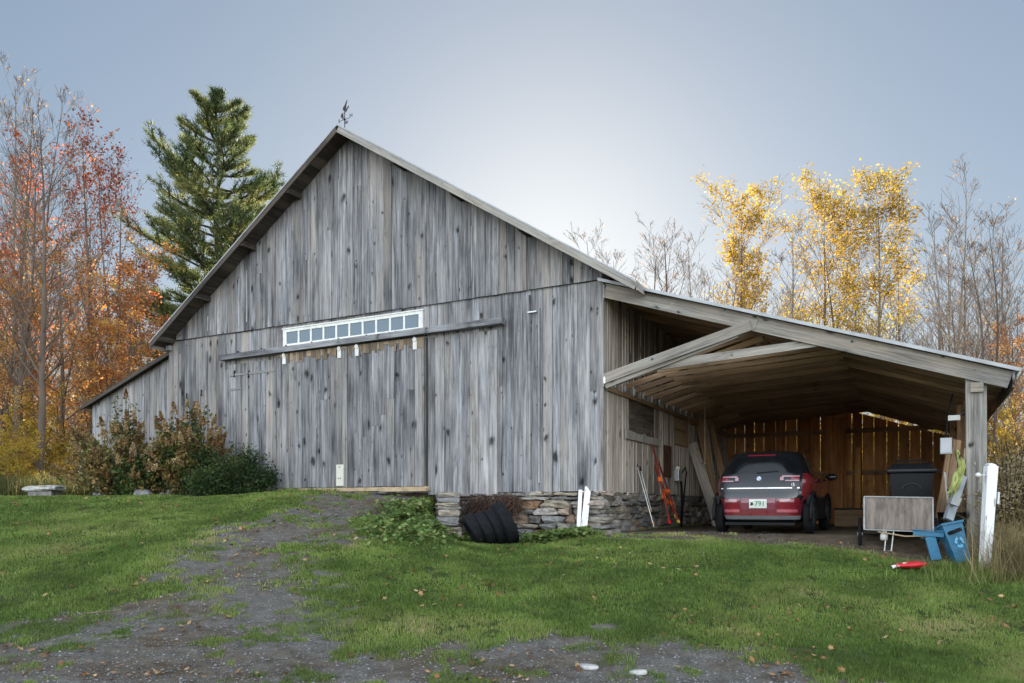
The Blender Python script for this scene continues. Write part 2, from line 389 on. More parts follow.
M['grass'] = leafm('grass_blades', [(0, (.09, .15, .033)), (.38, (.17, .25, .055)), (.68, (.26, .33, .085)), (.88, (.36, .34, .13)), (1, (.46, .38, .21))], .35)
def occupied(X, Y):
    lx, ly = wb(X, Y)
    barn = (ly > -.02) & (lx < .02) & (lx > -16.3) & (ly < 14)
    return barn
def grass(n, seed):
    r = np.random.default_rng(seed); m = int(n*2.6)
    Y = 6.6+(r.random(m)**1.35)*16; X = r.uniform(-.72, .72, m)*Y
    g, b = gravel(X, Y); cl = fbm(X*5, Y*5, 3); cl2 = fbm(X*1.3+8, Y*1.3, 3)
    p = (1-g)*(1-.9*b)*ss(.28, .50, cl+.10)
    tuft = ss(.60, .68, fbm(X*1.7+50, Y*1.7+7, 3))*g*.9*ss(.35, .5, cl)*(Y < 15)
    keep = (r.random(m) < np.maximum(p, tuft)) & ~occupied(X, Y); lx, ly = wb(X, Y)
    keep &= ~((lx > .1) & (lx < 7.0) & (ly > .5))
    X, Y, cl, cl2, g = X[keep][:n], Y[keep][:n], cl[keep][:n], cl2[keep][:n], g[keep][:n]; n = len(X)
    h = (.016+.032*r.random(n))*(.6+1.0*cl)*(.6+.8*cl2); lx, ly = wb(X, Y)
    edge = ss(.5, .1, np.abs(ly))*(lx < .3); h = h*(1+1.6*edge)
    wd = .0048+.0011*np.maximum(Y-7, 0)
    V, f = blades(X, Y, h, wd, r, .9)
    tone = np.clip(.10+.50*r.random(n)+1.1*(fbm(X*.8+3, Y*.8, 4)-.5)+.5*(cl2-.5)+.25*g+.12*ss(2, 6, X)+(r.random(n) > .97)*.5, 0, 1)
    return V, f, np.repeat(tone, 3)
V, Fc, T = grass(380000, 11)
tag(np_mesh('lawn_grass', V, Fc, T, M['grass']), kind='stuff')
# ================================================================ BARN
BZ = 1.1
def place(o, base=None): return o
barn = thing('barn', 'big weathered grey board barn with steep gable and white strip window', 'barn', (CX, CY, BZ), ANG)
LB = (0, 0, BZ)
W, HS, YB = 12.5, 1.94, 14.0
APX, APZ = -6.25, 10.30      # roof underside peak
def zroof(x): return APZ-(.637*(x-APX) if x > APX else .684*(APX-x))
def boards(mb, x0, x1, zb, ztop, y, th=.025, wmin=.14, wmax=.30, gap=.008, jit=.011, zj=.012, split=False):
    x = x0
    while x < x1-.03:
        wv = random.uniform(wmin, wmax); xe = min(x+wv, x1)
        if x1-xe < .08: xe = x1
        yy = y-random.random()*jit; yl = yy-random.uniform(-.003, .003); zz = zb-random.uniform(0, zj); g = random.uniform(.3, 1.5)*gap
        segs = [(zz, None)]
        if split and random.random() < .2:
            zm = random.uniform(zb+1, ztop((x+xe)/2)-.7)
            if zm > zb+1: segs = [(zz, zm), (zm+.004, None)]
        for za, ze in segs:
            t0 = ztop(x+g/2) if ze is None else ze; t1 = ztop(xe-g/2) if ze is None else ze
            if min(t0, t1) > za+.02:
                mb.hexa([(x+g/2, yy-th, za), (xe-g/2, yl-th, za), (xe-g/2, y, za), (x+g/2, y, za), (x+g/2, yy-th, t0), (xe-g/2, yl-th, t1), (xe-g/2, y, t1), (x+g/2, y, t0)])
        x = xe
# front wall
mb = MB(LB); boards(mb, -W, 0, HS, lambda x: 6.13, 0, split=True)
boards(mb, -W+.02, 0, 6.11, lambda x: zroof(x)-.01, -.022, zj=.02, split=True)
for i in range(26):          # a few narrow battens nailed over wide gaps
    x = random.uniform(-W+.3, -.3); z0 = HS if random.random() < .5 else 6.2
    z1 = 6.0 if z0 == HS else zroof(x)-.3
    if z0 == HS and -10.2 < x < -2: continue
    if z1 > z0+.5: mb.box(x, x+.035, -.062, -.026, z0+random.uniform(0, .3), z1-random.uniform(0, .4), random.uniform(.6, 1))
mb.box(-.115, .028, -.050, -.0265, HS-.01, 6.08, .8)
mb.build('wall', M['wall'], barn)
mb = MB(LB); mb.hexa([(-W+.05, .03, 1.96), (-.05, .03, 1.96), (-.05, .06, 1.96), (-W+.05, .06, 1.96), (-W+.05, .03, 6.0), (-.05, .03, 6.0), (-.05, .06, 6.0), (-W+.05, .06, 6.0)], .5)
mb.add([(-W+.1, .03, 6.0), (-.1, .03, 6.0), (APX, .03, 9.95), (-W+.1, .06, 6.0), (-.1, .06, 6.0), (APX, .06, 9.95)], [(0, 1, 2), (3, 5, 4), (0, 2, 5, 3), (1, 4, 5, 2), (0, 3, 4, 1)])
mb.box(-.06, -.03, .06, YB, 1.96, 5.9, .5); mb.box(-W+.03, -.03, YB-.05, YB, 1.96, 6., .5)
mb.build('wall_backing', M['dark'], barn)
# side wall (faces the open shed), boards run along +y
mb = MB(LB)
y = .03
while y < YB:
    wv = random.uniform(.13, .21); ye = min(y+wv, YB); j = random.random()*.006; g = .007
    openw = (.75 < (y+ye)/2 < 1.95)
    z0 = HS-random.uniform(0, .03)
    parts = [(z0, 6.0)]
    if 1.34 < (y+ye)/2 < 3.30: parts = [(z0, 3.22), (3.97, 6.0)]
    if 5.0 < (y+ye)/2 < 6.15: parts = [(z0, 3.22), (4.02, 6.0)]
    for a, b in parts:
        mb.hexa([(0, y+g/2, a), (.022+j, y+g/2, a), (.022+j, ye-g/2, a), (0, ye-g/2, a), (0, y+g/2, b), (.022+j, y+g/2, b), (.022+j, ye-g/2, b), (0, ye-g/2, b)])
        if random.random() < .75: mb.box(.029, .046, ye-.018, ye+.014, a+.01, b-.02, random.uniform(.5, 1))
    y = ye
mb.build('side_wall', M['side'], barn)
# old openings in the side wall
m1 = MB(LB); m1.box(-.03, .004, 1.25, 3.40, 3.2, 3.55, .1); m1.box(-.03, .008, 1.25, 3.40, 3.554, 3.99, .35)
m1.build('shutter', M['soffit2'], barn)
m1 = MB(LB); m1.prism([(1.14, 3.06), (3.46, 3.06), (3.48, 3.23), (2.5, 3.215), (2.35, 3.27), (2.1, 3.21), (1.14, 3.26)], (.05, 0, 0), (0, 1, 0), (0, 0, 1), (1, 0, 0), .05, .9)
m1.build('sill_board', M['trim'], barn)
m1 = MB(LB); m1.box(-.015, .008, 5.0, 6.2, 3.22, 4.02, .9); hatch = m1.build('hatch', M['tan'], barn)
m1 = MB(LB)
for z in (3.2, 3.6, 3.99): m1.box(.010, .045, 4.95, 6.22, z, z+.045, .3)
m1.box(.010, .043, 4.95, 5.0, 3.25, 3.99, .3); m1.box(.010, .043, 6.17, 6.22, 3.25, 3.99, .3)
m1.build('frame', M['lumber'], hatch)
m1 = MB(LB); m1.box(.052, .058, 3.95, 4.62, 2.35, 3.13, .5); rp = m1.build('rust_panel', plain('rusty_sheet', (.10, .045, .025), .85, .2, .4, 9), barn)
# left lean-to
LW = 16.2
def zl(x): return 5.86-(-W-x)*(5.86-4.62)/(LW-W)
mb = MB(LB); boards(mb, -LW, -W, 1.9, zl, .30, wmin=.2, wmax=.3)
y = .3
mb.box(-LW-.005, -LW+.02, .31, 9, 1.9, 4.58, .6)
mb.build('lean_to_wall', M['wall'], barn)
m1 = MB(LB); m1.box(-LW+.05, -W, .33, .36, 1.9, 4.55, .5); m1.build('wall_backing', M['dark'], barn)
mb = MB(LB)
x0, x1 = -LW-.28, -W+.30
for (ya, yb, dz, tk) in ((.10, 9.2, .03, .07),):
    mb.hexa([(x0, ya, zl(x0)+dz), (x1, ya, zl(x1)+dz), (x1, yb, zl(x1)+dz), (x0, yb, zl(x0)+dz), (x0, ya, zl(x0)+dz+tk), (x1, ya, zl(x1)+dz+tk), (x1, yb, zl(x1)+dz+tk), (x0, yb, zl(x0)+dz+tk)], .4)
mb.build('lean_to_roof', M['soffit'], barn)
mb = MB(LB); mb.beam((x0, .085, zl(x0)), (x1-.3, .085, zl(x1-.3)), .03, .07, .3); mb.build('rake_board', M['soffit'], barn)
# main roof
FO = -.52
xr, xl = .86, -W-.14
xl2 = -12.62
def slab(mb, xa, xb, ya, yb, off, tk, tone=.5):
    mb.hexa([(xa, ya, zroof(xa)+off), (xb, ya, zroof(xb)+off), (xb, yb, zroof(xb)+off), (xa, yb, zroof(xa)+off), (xa, ya, zroof(xa)+off+tk), (xb, ya, zroof(xb)+off+tk), (xb, yb, zroof(xb)+off+tk), (xa, yb, zroof(xa)+off+tk)], tone)
def roof_part(name, mat, ya, yb, off, tk):
    m = MB(LB)
    for a, b in ((APX, xr), (xl2, APX)):
        m.hexa([(a, ya, zroof(a)+off), (b, ya, zroof(b)+off), (b, yb, zroof(b)+off), (a, yb, zroof(a)+off), (a, ya, zroof(a)+off+tk), (b, ya, zroof(b)+off+tk), (b, yb, zroof(b)+off+tk), (a, yb, zroof(a)+off+tk)], .5)
    return m.build(name, mat, barn)
# sheathing boards seen from below, one per run
m = MB(LB)   # 
for a, b, sg in ((APX, xr, 1), (xl2, APX, -1)):
    n = int(abs(b-a)/.22)
    for i in range(n):
        p = a+(b-a)*i/n; q = a+(b-a)*(i+1)/n-.012
        m.hexa([(p, FO+.03, zroof(p)), (q, FO+.03, zroof(q)), (q, YB, zroof(q)), (p, YB, zroof(p)), (p, FO+.03, zroof(p)+.03), (q, FO+.03, zroof(q)+.03), (q, YB, zroof(q)+.03), (p, YB, zroof(p)+.03)])
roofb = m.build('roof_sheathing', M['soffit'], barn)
roof = roof_part('roof', M['metalroof'], FO-.03, YB+.2, .034, .035)
m = MB(LB)
for a, b in ((APX+.02, xr-.005), (xl2+.005, APX-.02)):
    m = MB(LB); m.beam((a, FO-.012, zroof(a)-.045), (b, FO-.012, zroof(b)-.045), .03, .125 if a > -7 else .10, .75); m.build('rake_board', M['trim'] if a > -7 else M['soffit'], barn)
for x in (-12.3, -10.9, -9.3, -7.8, -4.7, -3.2, -1.6, .2):
    m = MB(LB); m.beam((x, FO+.008, zroof(x)-.075), (x, -.05, zroof(x)-.075), .09, .13); m.build('lookout', M['soffit'], barn)
m = MB(LB); m.beam((xl2-.01, FO, zroof(xl2)-.03), (xl2-.01, YB, zroof(xl2)-.03), .03, .12); m.build('eave_board', M['trim'], barn); m = MB(LB); m.beam((xr+.01, FO, zroof(xr)-.04), (xr+.01, YB, zroof(xr)-.04), .03, .14); m.build('eave_board', M['trim'], barn)
# doors
def door(xa, xb, yo):
    m = MB(LB); boards(m, xa, xb, 2.10, lambda x: 5.38, yo, wmin=.13, wmax=.26, gap=.006, jit=.005, zj=.02, split=True); d = m.build('sliding_door', M['wallb'], barn)
    for x in (xa+.22, xb-.28):
        k = MB(LB); k.box(x, x+.10, yo-.05, yo-.031, 5.12, 5.33, .5)
        k.lathe([(.0, -.01), (.05, -.01), (.05, .012), (0, .012)], (x+.05, yo-.06, 5.34), 'y', 14); k.build('roller_hanger', M['white'], d)
    k = MB(LB); boards(k, xa+.03, xb-.03, 5.12, lambda x: 5.375, yo-.037, th=.004, wmin=.05, wmax=.16, gap=.01, jit=.001, zj=-.19); k.build('unweathered_band', M['prot'], d)
    k = MB(LB); k.box(xa+.02, xb-.02, yo+.003, yo+.04, 2.3, 2.5); k.build('rail', M['wallb'], d)
    return d
m = MB(LB); m.box(-4.155, -4.10, -.036, -.030, 1.98, 5.38, .1); m.build('door_gap_shade', M['soffit'], barn)  # dark strip painting the shadowed gap at the right door edge
m = MB(LB); m.box(-8.552, -8.525, -.10, -.036, 2.06, 5.36, .1); m.build('door_gap_shade', M['soffit'], barn)  # same dark strip for the gap shadow at the left door edge
d1 = door(-8.52, -6.30, -.085); d2 = door(-6.28, -4.16, -.085)
k = MB(LB); k.box(-6.62, -6.40, -.128, -.121, 2.12, 2.62, .5); kp = k.build('cat_flap', plain('cream_board', (.62, .60, .52), .6, 0, .06), d1)
for x, z in ((-6.55, 2.30), (-6.49, 2.30), (-6.52, 2.56)): k = MB(LB); k.lathe([(0, 0), (.012, 0), (.012, .012), (0, .012)], (x, -.142, z), 'y', 10); k.build('screw_head', M['iron'], d1)
m = MB(LB); boards(m, -10.2, -8.55, 2.04, lambda x: 5.28, -.031, wmin=.16, wmax=.26); m.box(-8.60, -8.53, -.075, -.058, 2.04, 5.3, .9); m.box(-10.15, -8.62, -.078, -.060, 4.98, 5.03, .9)
m.box(-10.15, -9.75, -.078, -.0605, 4.62, 4.66, .9)
m.build('side_panel', M['wall'], barn)
m = MB(LB); boards(m, -4.09, -2.35, 1.90, lambda x: 5.36, -.031, wmin=.16, wmax=.28); 

m.build('side_panel', M['wall'], barn)
# track
m = MB(LB); m.beam((-10.37, -.16, 5.45), (-2.15, -.16, 5.50), .15, .13, .35); m.build('door_track', M['wallb'], barn)
m = MB(LB)
for i in range(10): x = -9.9+i*.82; m = MB(LB); m.box(x, x+.05, -.082, -.06, 5.40, 5.60, .3); m.build('track_bracket', M['iron'], barn)
m = MB(LB); m.box(-8.5, -4.05, -.10, .0, 1.99, 2.075, .7); m.box(-5.3, -4.05, -.20, -.104, 1.97, 2.05, .8); m.build('door_sill', M['tan'], barn)
# transom window
wx0, wx1, wz0, wz1 = -8.34, -4.22, 5.55, 5.98
m = MB(LB); fr = .07
m.box(wx0, wx1, -.075, -.03, wz0, wz0+fr, .5); m.box(wx0, wx1, -.075, -.03, wz1-fr, wz1, .5)
m.box(wx0, wx0+fr*1.6, -.0755, -.031, wz0+fr, wz1-fr, .5); m.box(wx1-fr*1.6, wx1, -.0755, -.031, wz0+fr, wz1-fr, .5)
m.box(wx0-.03, wx1+.03, -.10, -.0555, wz0-.03, wz0-.001, .5); m.box(wx0-.02, wx1+.02, -.09, -.0555, wz1+.001, wz1+.03, .5)
win = m.build('transom_window', M['white'], barn, bevel=.003)
m = MB(LB); n = 10; a = wx0+fr*1.6; b = wx1-fr*1.6; ps = (b-a)/n
for i in range(1, n): m = MB(LB); m.box(a+i*ps-.025, a+i*ps+.025, -.071, -.05, wz0+fr, wz1-fr, .5); m.build('muntin', M['white'], win)
s = NT('window_glass'); s.set(Roughness=.03, Metallic=0.0); s.b.inputs['Base Color'].default_value = (.075, .125, .165, 1); s.b.inputs['Specular IOR Level'].default_value = .6; s.b.inputs['Coat Weight'].default_value = .2; M['glass'] = s.m  # bluish base colour carries the reflected sky
m = MB(LB)
for i in range(n): m = MB(LB); m.box(a+i*ps+.025, a+(i+1)*ps-.025, -.056, -.050, wz0+fr, wz1-fr, .5); m.build('pane', M['glass'], win)
# small hardware: hooks, wire under the seam
m = MB(LB)
for x, z in ((-10.0, 4.95), (-9.5, 4.9), (-11.2, 4.55), (-11.75, 4.5)): m = MB(LB); m.beam((x, -.07, z), (x, -.07, z+.16), .03, .015); m.beam((x, -.09, z), (x+.03, -.09, z+.04), .03, .015); m.build('latch', M['iron'], barn)
m = MB(LB); m.tube([(-W+.1, -.06, 6.10), (-9, -.065, 6.085), (-6, -.065, 6.075), (-3, -.065, 6.085), (-.05, -.06, 6.10)], .008, 5); m.tube([(-.05, -.06, 6.10), (.3, -.08, 6.17)], .008, 5)
m.build('cable', M['iron'], barn)
m = MB(LB); m.box(-1.62, -1.42, -.09, -.05, 5.62, 5.645); m.build('bracket', M['galv'], barn); m = MB(LB); m.box(-W+.02, -W+.14, -.14, -.03, 5.86, 5.98); m.build('bracket', M['galv'], barn)
# foundation stones
s = NT('field_stone'); t = s.attr('tone'); nz = s.noise(s.obj(), 9, 6, .65); n2 = s.noise(s.obj(), 2.2, 4)
c = s.ramp(t, [(0, (.13, .12, .11)), (.3, (.24, .235, .23)), (.55, (.30, .26, .20)), (.75, (.34, .33, .32)), (.9, (.28, .17, .10)), (1, (.42, .41, .39))])
s.col(s.mul(c, s.ramp(nz, [(.3, .5), (.5, .95), (.7, 1.35)]))); s.set(Roughness=.92); s.b.inputs['Specular IOR Level'].default_value = .2; s.bump(nz, .8, .03); M['stone'] = s.m
M['soil'] = plain('dark_soil', (.035, .024, .016), .98, 0, .4, 12, .6)
def stone(mb, c, sz, ax, rot=0, tone=None):
    """lumpy block: cube subdivided to 3x3x3 shell, jittered"""
    c = Vector(c); ax = [Vector(a) for a in ax]; bm = bmesh.new(); bmesh.ops.create_cube(bm, size=1.0); bmesh.ops.subdivide_edges(bm, edges=bm.edges[:], cuts=2, use_grid_fill=True)
    vs = []; p = random.uniform(5, 12); ph = [random.uniform(-.22, .22) for _ in range(6)]
    for v in bm.verts:
        q = v.co*2; nrm = (abs(q.x)**p+abs(q.y)**p+abs(q.z)**p)**(1/p); q = q/nrm*.5
        q.z *= 1+ph[0]*q.x*2+ph[1]*q.y*2; q.x *= 1+ph[2]*q.z*2+ph[3]*q.y
        q += Vector([random.uniform(-.05, .05) for _ in range(3)])
        cr, sr = math.cos(rot), math.sin(rot); x, z = q.x*sz[0], q.z*sz[2]; x, z = x*cr-z*sr, x*sr+z*cr
        vs.append(c+ax[0]*x+ax[1]*(q.y*sz[1])+ax[2]*z)
    bm.verts.index_update(); fs = [[v.index for v in f.verts] for f in bm.faces]; bm.free()
    mb.add(vs, fs, random.random() if tone is None else tone)
def stone_run(mb, L, o, ax, z0f, z1, depth=.5):
    """courses of flat stones from the top down"""
    zt_ = z1
    while zt_ > .55:
        hh = random.uniform(.07, .20); x = random.uniform(-.3, 0)
        while x < L:
            wv = random.uniform(.18, .62)*(1.2 if hh > .13 else .9); hh2 = hh*random.uniform(.75, 1.15)
            xc = x+wv/2; yo = random.uniform(-.07, .05)
            if zt_ > z0f(xc)-.15 and xc < L+.1:
                stone(mb, Vector(o)+Vector(ax[0])*xc+Vector(ax[1])*(depth/2+yo)+Vector((0, 0, zt_-hh/2)), (wv*.98, depth, hh2*1.04), (ax[0], ax[1], (0, 0, 1)), random.uniform(-.05, .05))
            x += wv
        zt_ -= hh
mb = MB(LB)
stone_run(mb, 3.45, (-3.42, -.03, 0), ((1, 0, 0), (0, 1, 0)), lambda x: gz1(*bw(-3.42+x, -.1)), 1.925)
stone_run(mb, 12, (.02, .12, 0), ((0, 1, 0), (-1, 0, 0)), lambda x: 1.1, 1.925)
mb.build('foundation', M['stone'], barn, smooth=False)
mb = MB(LB); mb.box(-3.5, -.12, .10, .5, .7, 1.93, .5); mb.box(-.5, -.1, .5, YB-.2, .7, 1.93, .5); mb.box(-12.4, -3.5, .02, .5, .9, 2.0, .5); mb.box(-16.1, -12.4, .34, .5, .9, 2.0, .5); mb.build('foundation_core', M['soil'], barn)
# retaining wall stub beside the ramp
rx, ry = bw(-3.55, -.15)
rw = thing('retaining_wall', 'short dry stacked stub of flat stones holding the ramp beside the tyres', 'stone wall', (rx, ry, gz1(rx+.3, ry-1)-.1))
mb = MB((rx, ry, gz1(rx+.3, ry-1)-.1))
dirv = Vector((.10, -.99, 0)).normalized(); perp = Vector((.99, .10, 0))
z = 1.92; L = .95
while z > .55:
    hh = random.uniform(.07, .13); x = -.05
    ground_e = 0
    while x < L:
        wv = random.uniform(.30, .55); c = Vector((rx, ry, z-hh/2))+dirv*(x+wv/2)+perp*(random.uniform(-.03, .03)+.02)
        stone(mb, c, (wv, .46, hh*1.05), (dirv, perp, (0, 0, 1)), random.uniform(-.04, .04)); x += wv
    z -= hh; L += .07
mb.build('stones', M['stone'], rw)
# dark root mass beneath the sill
s = NT('dead_brown_vines'); s.col(s.ramp(s.attr('tone'), [(0, (.025, .014, .01)), (1, (.10, .05, .03))])); s.set(Roughness=.9); M['deadvine'] = s.m
r = np.random.default_rng(8); mb = MB()
for i in range(420):
    lx = r.uniform(-3.0, -1.75); x, y = bw(lx, -.08-r.random()*.25); z0 = 1.9-r.random()*.25
    pts = [(x, y, z0)];
    for k in range(3): pts.append((pts[-1][0]+r.normal(0, .06), pts[-1][1]-abs(r.normal(0, .04)), pts[-1][2]-r.uniform(.03, .14)))
    mb.tube(pts, .006, 3, r.random(), False)
tag(mb.build('dead_vines', M['deadvine']), kind='stuff')
# weather vane
wx, wy = bw(APX, FO+.25); vz = APZ+.05
wv_ = thing('weather_vane', 'small black iron weather vane on the barn ridge', 'weather vane', (wx, wy, vz), ANG); wv_.scale = (.85, .85, .85)
m = MB(); m.tube([(0, 0, 0), (0, 0, .62)], .011, 6); m.lathe([(0, -.03), (.03, -.015), (.03, .015), (0, .03)], (0, 0, .28), 'z', 10); m.lathe([(0, -.02), (.02, 0), (0, .02)], (0, 0, .45), 'z', 8); m.build('rod', M['iron'], wv_)
m = MB(); m.tube([(-.17, 0, .27), (.19, 0, .29)], .007, 5); m.tube([(.08, -.17, .28), (-.08, .17, .28)], .007, 5); m.build('direction_arm', M['iron'], wv_)
m = MB(); m.prism([(-.03, .52), (.0, .50), (.05, .56), (.055, .66), (.09, .80), (.04, .74), (.0, .66), (-.05, .62), (-.06, .56)], (0, -.006, 0), (1, 0, 0), (0, 0, 1), (0, 1, 0), .012)
m.prism([(.04, .46), (.11, .56), (.16, .60), (.13, .62), (.08, .57), (.02, .50)], (0, -.005, 0), (1, 0, 0), (0, 0, 1), (0, 1, 0), .011)
m.prism([(-.13, .34), (-.06, .38), (-.05, .48), (-.12, .44)], (0, -.005, 0), (1, 0, 0), (0, 0, 1), (0, 1, 0), .01)
m.build('figure', M['iron'], wv_)
def text_mesh(txt, size, loc, rot, mat, parent, name, ext=.003):
    cu = bpy.data.curves.new('t', 'FONT'); cu.body = txt; cu.size = size; cu.extrude = ext; cu.align_x = 'CENTER'; cu.align_y = 'CENTER'; cu.resolution_u = 3
    o = bpy.data.objects.new('t', cu); COL.objects.link(o); bpy.context.view_layer.update()
    me = bpy.data.meshes.new_from_object(o.evaluated_get(bpy.context.evaluated_depsgraph_get())); bpy.data.objects.remove(o)
    me.materials.clear(); me.materials.append(mat); me.name = name
    q = bpy.data.objects.new(name, me); COL.objects.link(q); q.parent = parent; q.location = loc; q.rotation_euler = rot; return q
for t_, p in (('N', (.22, 0, .34)), ('E', (.10, -.19, .22)), ('W', (-.10, .19, .30)), ('S', (-.19, 0, .27))):
    text_mesh(t_, .13, p, (R_(90), 0, 0), M['iron'], wv_, 'letter', .006)
# ================================================================ OPEN SHED (carport)
SX = 6.87; SD = 11.4
shx, shy = bw(3.3, 0)
shed = thing('open_shed', 'grey timber lean-to carport with scissor trusses and board back wall', 'carport', (CX, CY, 1.1), ANG)
def zc(x): return 6.04-.336*x       # top of the chords
mb = MB(LB); k = 0
for tr in range(19):
    y = .0+tr*.61; yo = y-.03
    mat = M['beam'] if tr == 0 else M['lumber']
    m = MB(LB); x0 = .055
    if tr == 0:
        m.beam((x0, yo, zc(x0)-.145), (2.95, yo, zc(2.95)-.145), .05, .27, .6); m.beam((2.955, yo, zc(2.955)-.145), (6.80, yo, zc(6.80)-.145), .05, .27, .9)
    else: m.beam((x0, yo, zc(x0)-.12), (6.79, yo, zc(6.79)-.12), .04, .12)
    m.build('rafter', mat, shed)
    m = MB(LB)
    yy = yo-.052 if tr == 0 else yo-.045
    e = 2.85; m.beam((.06, yy, 4.14), (e, yy, zc(e)-.20), .04, .19 if tr == 0 else .105, .55 if tr == 0 else None)
    m.build('diagonal_brace', mat, shed)
    ty = yo+.050 if tr == 0 else yy-.048
    m = MB(LB); m.beam((.95, ty, 4.31), (4.25, ty, 4.50), .04, .17 if tr == 0 else .095, .7 if tr == 0 else None, w1=.04, h1=.14 if tr == 0 else .095)
    m.build('tie_beam', mat, shed)
    if tr == 0:
        m = MB(LB); m.beam((.06, yo-.001, 4.02), (2.6, yo-.001, zc(2.6)-.40), .045, .15, .4); m.build('diagonal_brace', mat, shed)
    if tr < 12:
        m = MB(LB); m.box(.047, .09, yy-.03, yy+.03, 4.04, 4.17); m.build('joist_hanger', M['galv'], shed)
m = MB(LB); m.box(.048, .052, -.12, -.0, 3.98, 4.24); m.box(.048, .053, -.085, .0, 5.70, 5.98); m.build('joist_hanger', M['galv'], shed)
m = MB(LB); m.beam((.075, 6.2, 3.94), (.075, 10.9, 3.94), .05, .14); m.beam((.065, .05, 3.965), (.065, 6.2, 3.965), .03, .08, .3); m.build('ledger', M['lumber'], shed)
# roof sheathing, battens, metal
def rslab(m, xa, xb, ya, yb, off, tk, tone=None):
    m.hexa([(xa, ya, zc(xa)+off), (xb, ya, zc(xb)+off), (xb, yb, zc(xb)+off), (xa, yb, zc(xa)+off), (xa, ya, zc(xa)+off+tk), (xb, ya, zc(xb)+off+tk), (xb, yb, zc(xb)+off+tk), (xa, yb, zc(xa)+off+tk)], tone)
m = MB(LB); x = .04
while x < 6.82:
    xe = min(x+random.uniform(.18, .26), 6.85); rslab(m, x, xe-.008, -.06, SD+.15, .003, .024); x = xe
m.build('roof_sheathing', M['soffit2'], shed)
m = MB(LB); vs = []; fs = []; n = 300; ya, yb = -.16, SD+.2
for i in range(n+1):
    yq = ya+(yb-ya)*i/n; h = .035+.018*(1 if (i % 8) in (0, 1) else 0)
    for xx, dz in ((-.06, 0), (6.93, 0), (6.93, .006), (-.06, .006)): vs.append((xx, yq, zc(xx)+h+dz))
for i in range(n):
    for j in range(4): fs.append((i*4+j, i*4+(j+1) % 4, i*4+4+(j+1) % 4, i*4+4+j))
fs += [(0, 1, 2, 3), (n*4+3, n*4+2, n*4+1, n*4)]
m.add(vs, fs, .5); m.build('roof', plain('roof_sheet_metal', (.42, .43, .44), .4, .7, .1, 3), shed)
m = MB(LB); m.beam((-.05, -.163, zc(-.05)+.028), (6.94, -.163, zc(6.94)+.028), .012, .055, .4); m.build('roof_edge', M['metalroof'], shed)
m = MB(LB); m.beam((6.84, -.10, zc(6.84)-.13), (6.84, SD+.1, zc(6.84)-.13), .03, .26, .1); m.build('eave_board', M['wallb'], shed)
# posts, plate
for i, y in enumerate((.10, 3.9, 7.6, 11.2)):
    x, yw = bw(6.40, y); g = gz1(x, yw)-.15
    m = MB(LB); hw = .115 if i == 0 else .09
    m.beam((6.33, y, g), (6.31, y, 3.70), hw*2, hw*1.6, .7, up=(0, 1, 0)); 
    if i == 0:
        m.beam((6.46, y+.01, g), (6.455, y+.01, 3.66), .07, .14, .95, up=(0, 1, 0))
        m.box(6.26, 6.44, -.055, .005, 3.45, 3.60)
    m.build('post', M['beam'] if i == 0 else M['lumber'], shed)
m = MB(LB); m.beam((6.36, .30, 3.58), (6.36, SD, 3.58), .12, .18); m.build('plate_beam', M['lumber'], shed)
# back wall
m = MB(LB); x = .0; nb = 0
while x < 6.5:
    xe = min(x+random.uniform(.27, .36), 6.5); g = random.choice([.010, .016, .022, .026])
    t = random.uniform(-.004, .004)
    m.hexa([(x+g/2, 11.22, 1.0), (xe-g/2+t, 11.22, 1.0), (xe-g/2+t, 11.25, 1.0), (x+g/2, 11.25, 1.0)]+[(x+g/2-t, 11.22, zc(x)-.25), (xe-g/2, 11.22, zc(xe)-.25), (xe-g/2, 11.25, zc(xe)-.25), (x+g/2-t, 11.25, zc(x)-.25)])
    x = xe
m.build('back_wall', M['back'], shed)
m = MB(LB)
for z in (3.92, 2.65, 1.35): m.beam((.05, 11.17, z), (6.4, 11.17, z+.02), .06, .14, .15)
m.build('wall_rail', M['lumber'], shed)
m = MB(LB); m.box(2.38, 2.56, 11.02, 11.13, 1.1, 4.6, .3); m.box(3.05, 3.6, 10.95, 11.0, 1.1, 4.5, .9); m.box(3.85, 4.0, 10.9, 11.0, 1.1, 3.4, .9); m.build('stud', M['back'], shed)
# right side boarding
m = MB(LB); y = 2.6
while y < 11.2:
    ye = min(y+random.uniform(.2, .3), 11.2); g = .012; m.box(6.44, 6.465, y, ye-g, 1.0, 3.48); y = ye
m.build('side_wall', M['back'], shed)
# ================================================================ CAR
def gloss(name, c, rough=.12, coat=1., metal=0., spec=.5):
    s = NT(name); nz = s.noise(s.obj(), 3, 5); s.col(s.ramp(nz, [(.3, tuple(x*.85 for x in c)), (.7, tuple(x*1.1 for x in c))]))
    s.l(s.ramp(s.noise(s.obj(), 8, 5), [(.3, rough*.7), (.7, rough*1.6)]), s.b.inputs['Roughness']); s.set(Metallic=metal); s.b.inputs['Coat Weight'].default_value = coat; s.b.inputs['Coat Roughness'].default_value = .06; return s.m
M['carred'] = gloss('car_paint_red', (.15, .008, .014), .3); M['carblack'] = gloss('car_gloss_black', (.008, .009, .011), .12); M['carglass'] = gloss('car_glass', (.006, .007, .008), .10, .0, 0., .35)
M['carlamp'] = gloss('lamp_red', (.18, .012, .022), .15); M['lampwhite'] = gloss('lamp_clear', (.36, .19, .21), .2); M['chrome'] = gloss('satin_chrome', (.6, .6, .6), .25, .3, .9)
M['carpanel'] = gloss('tailgate_gloss', (.010, .012, .016), .18, .08, 0., .3); M['valance'] = gloss('grey_valance', (.28, .30, .33), .4, .3)
cx, cy = bw(2.92, .98); car = thing('parked_car', 'red and black electric hatchback parked nose-in under the carport', 'car', (cx, cy, 1.12), ANG)
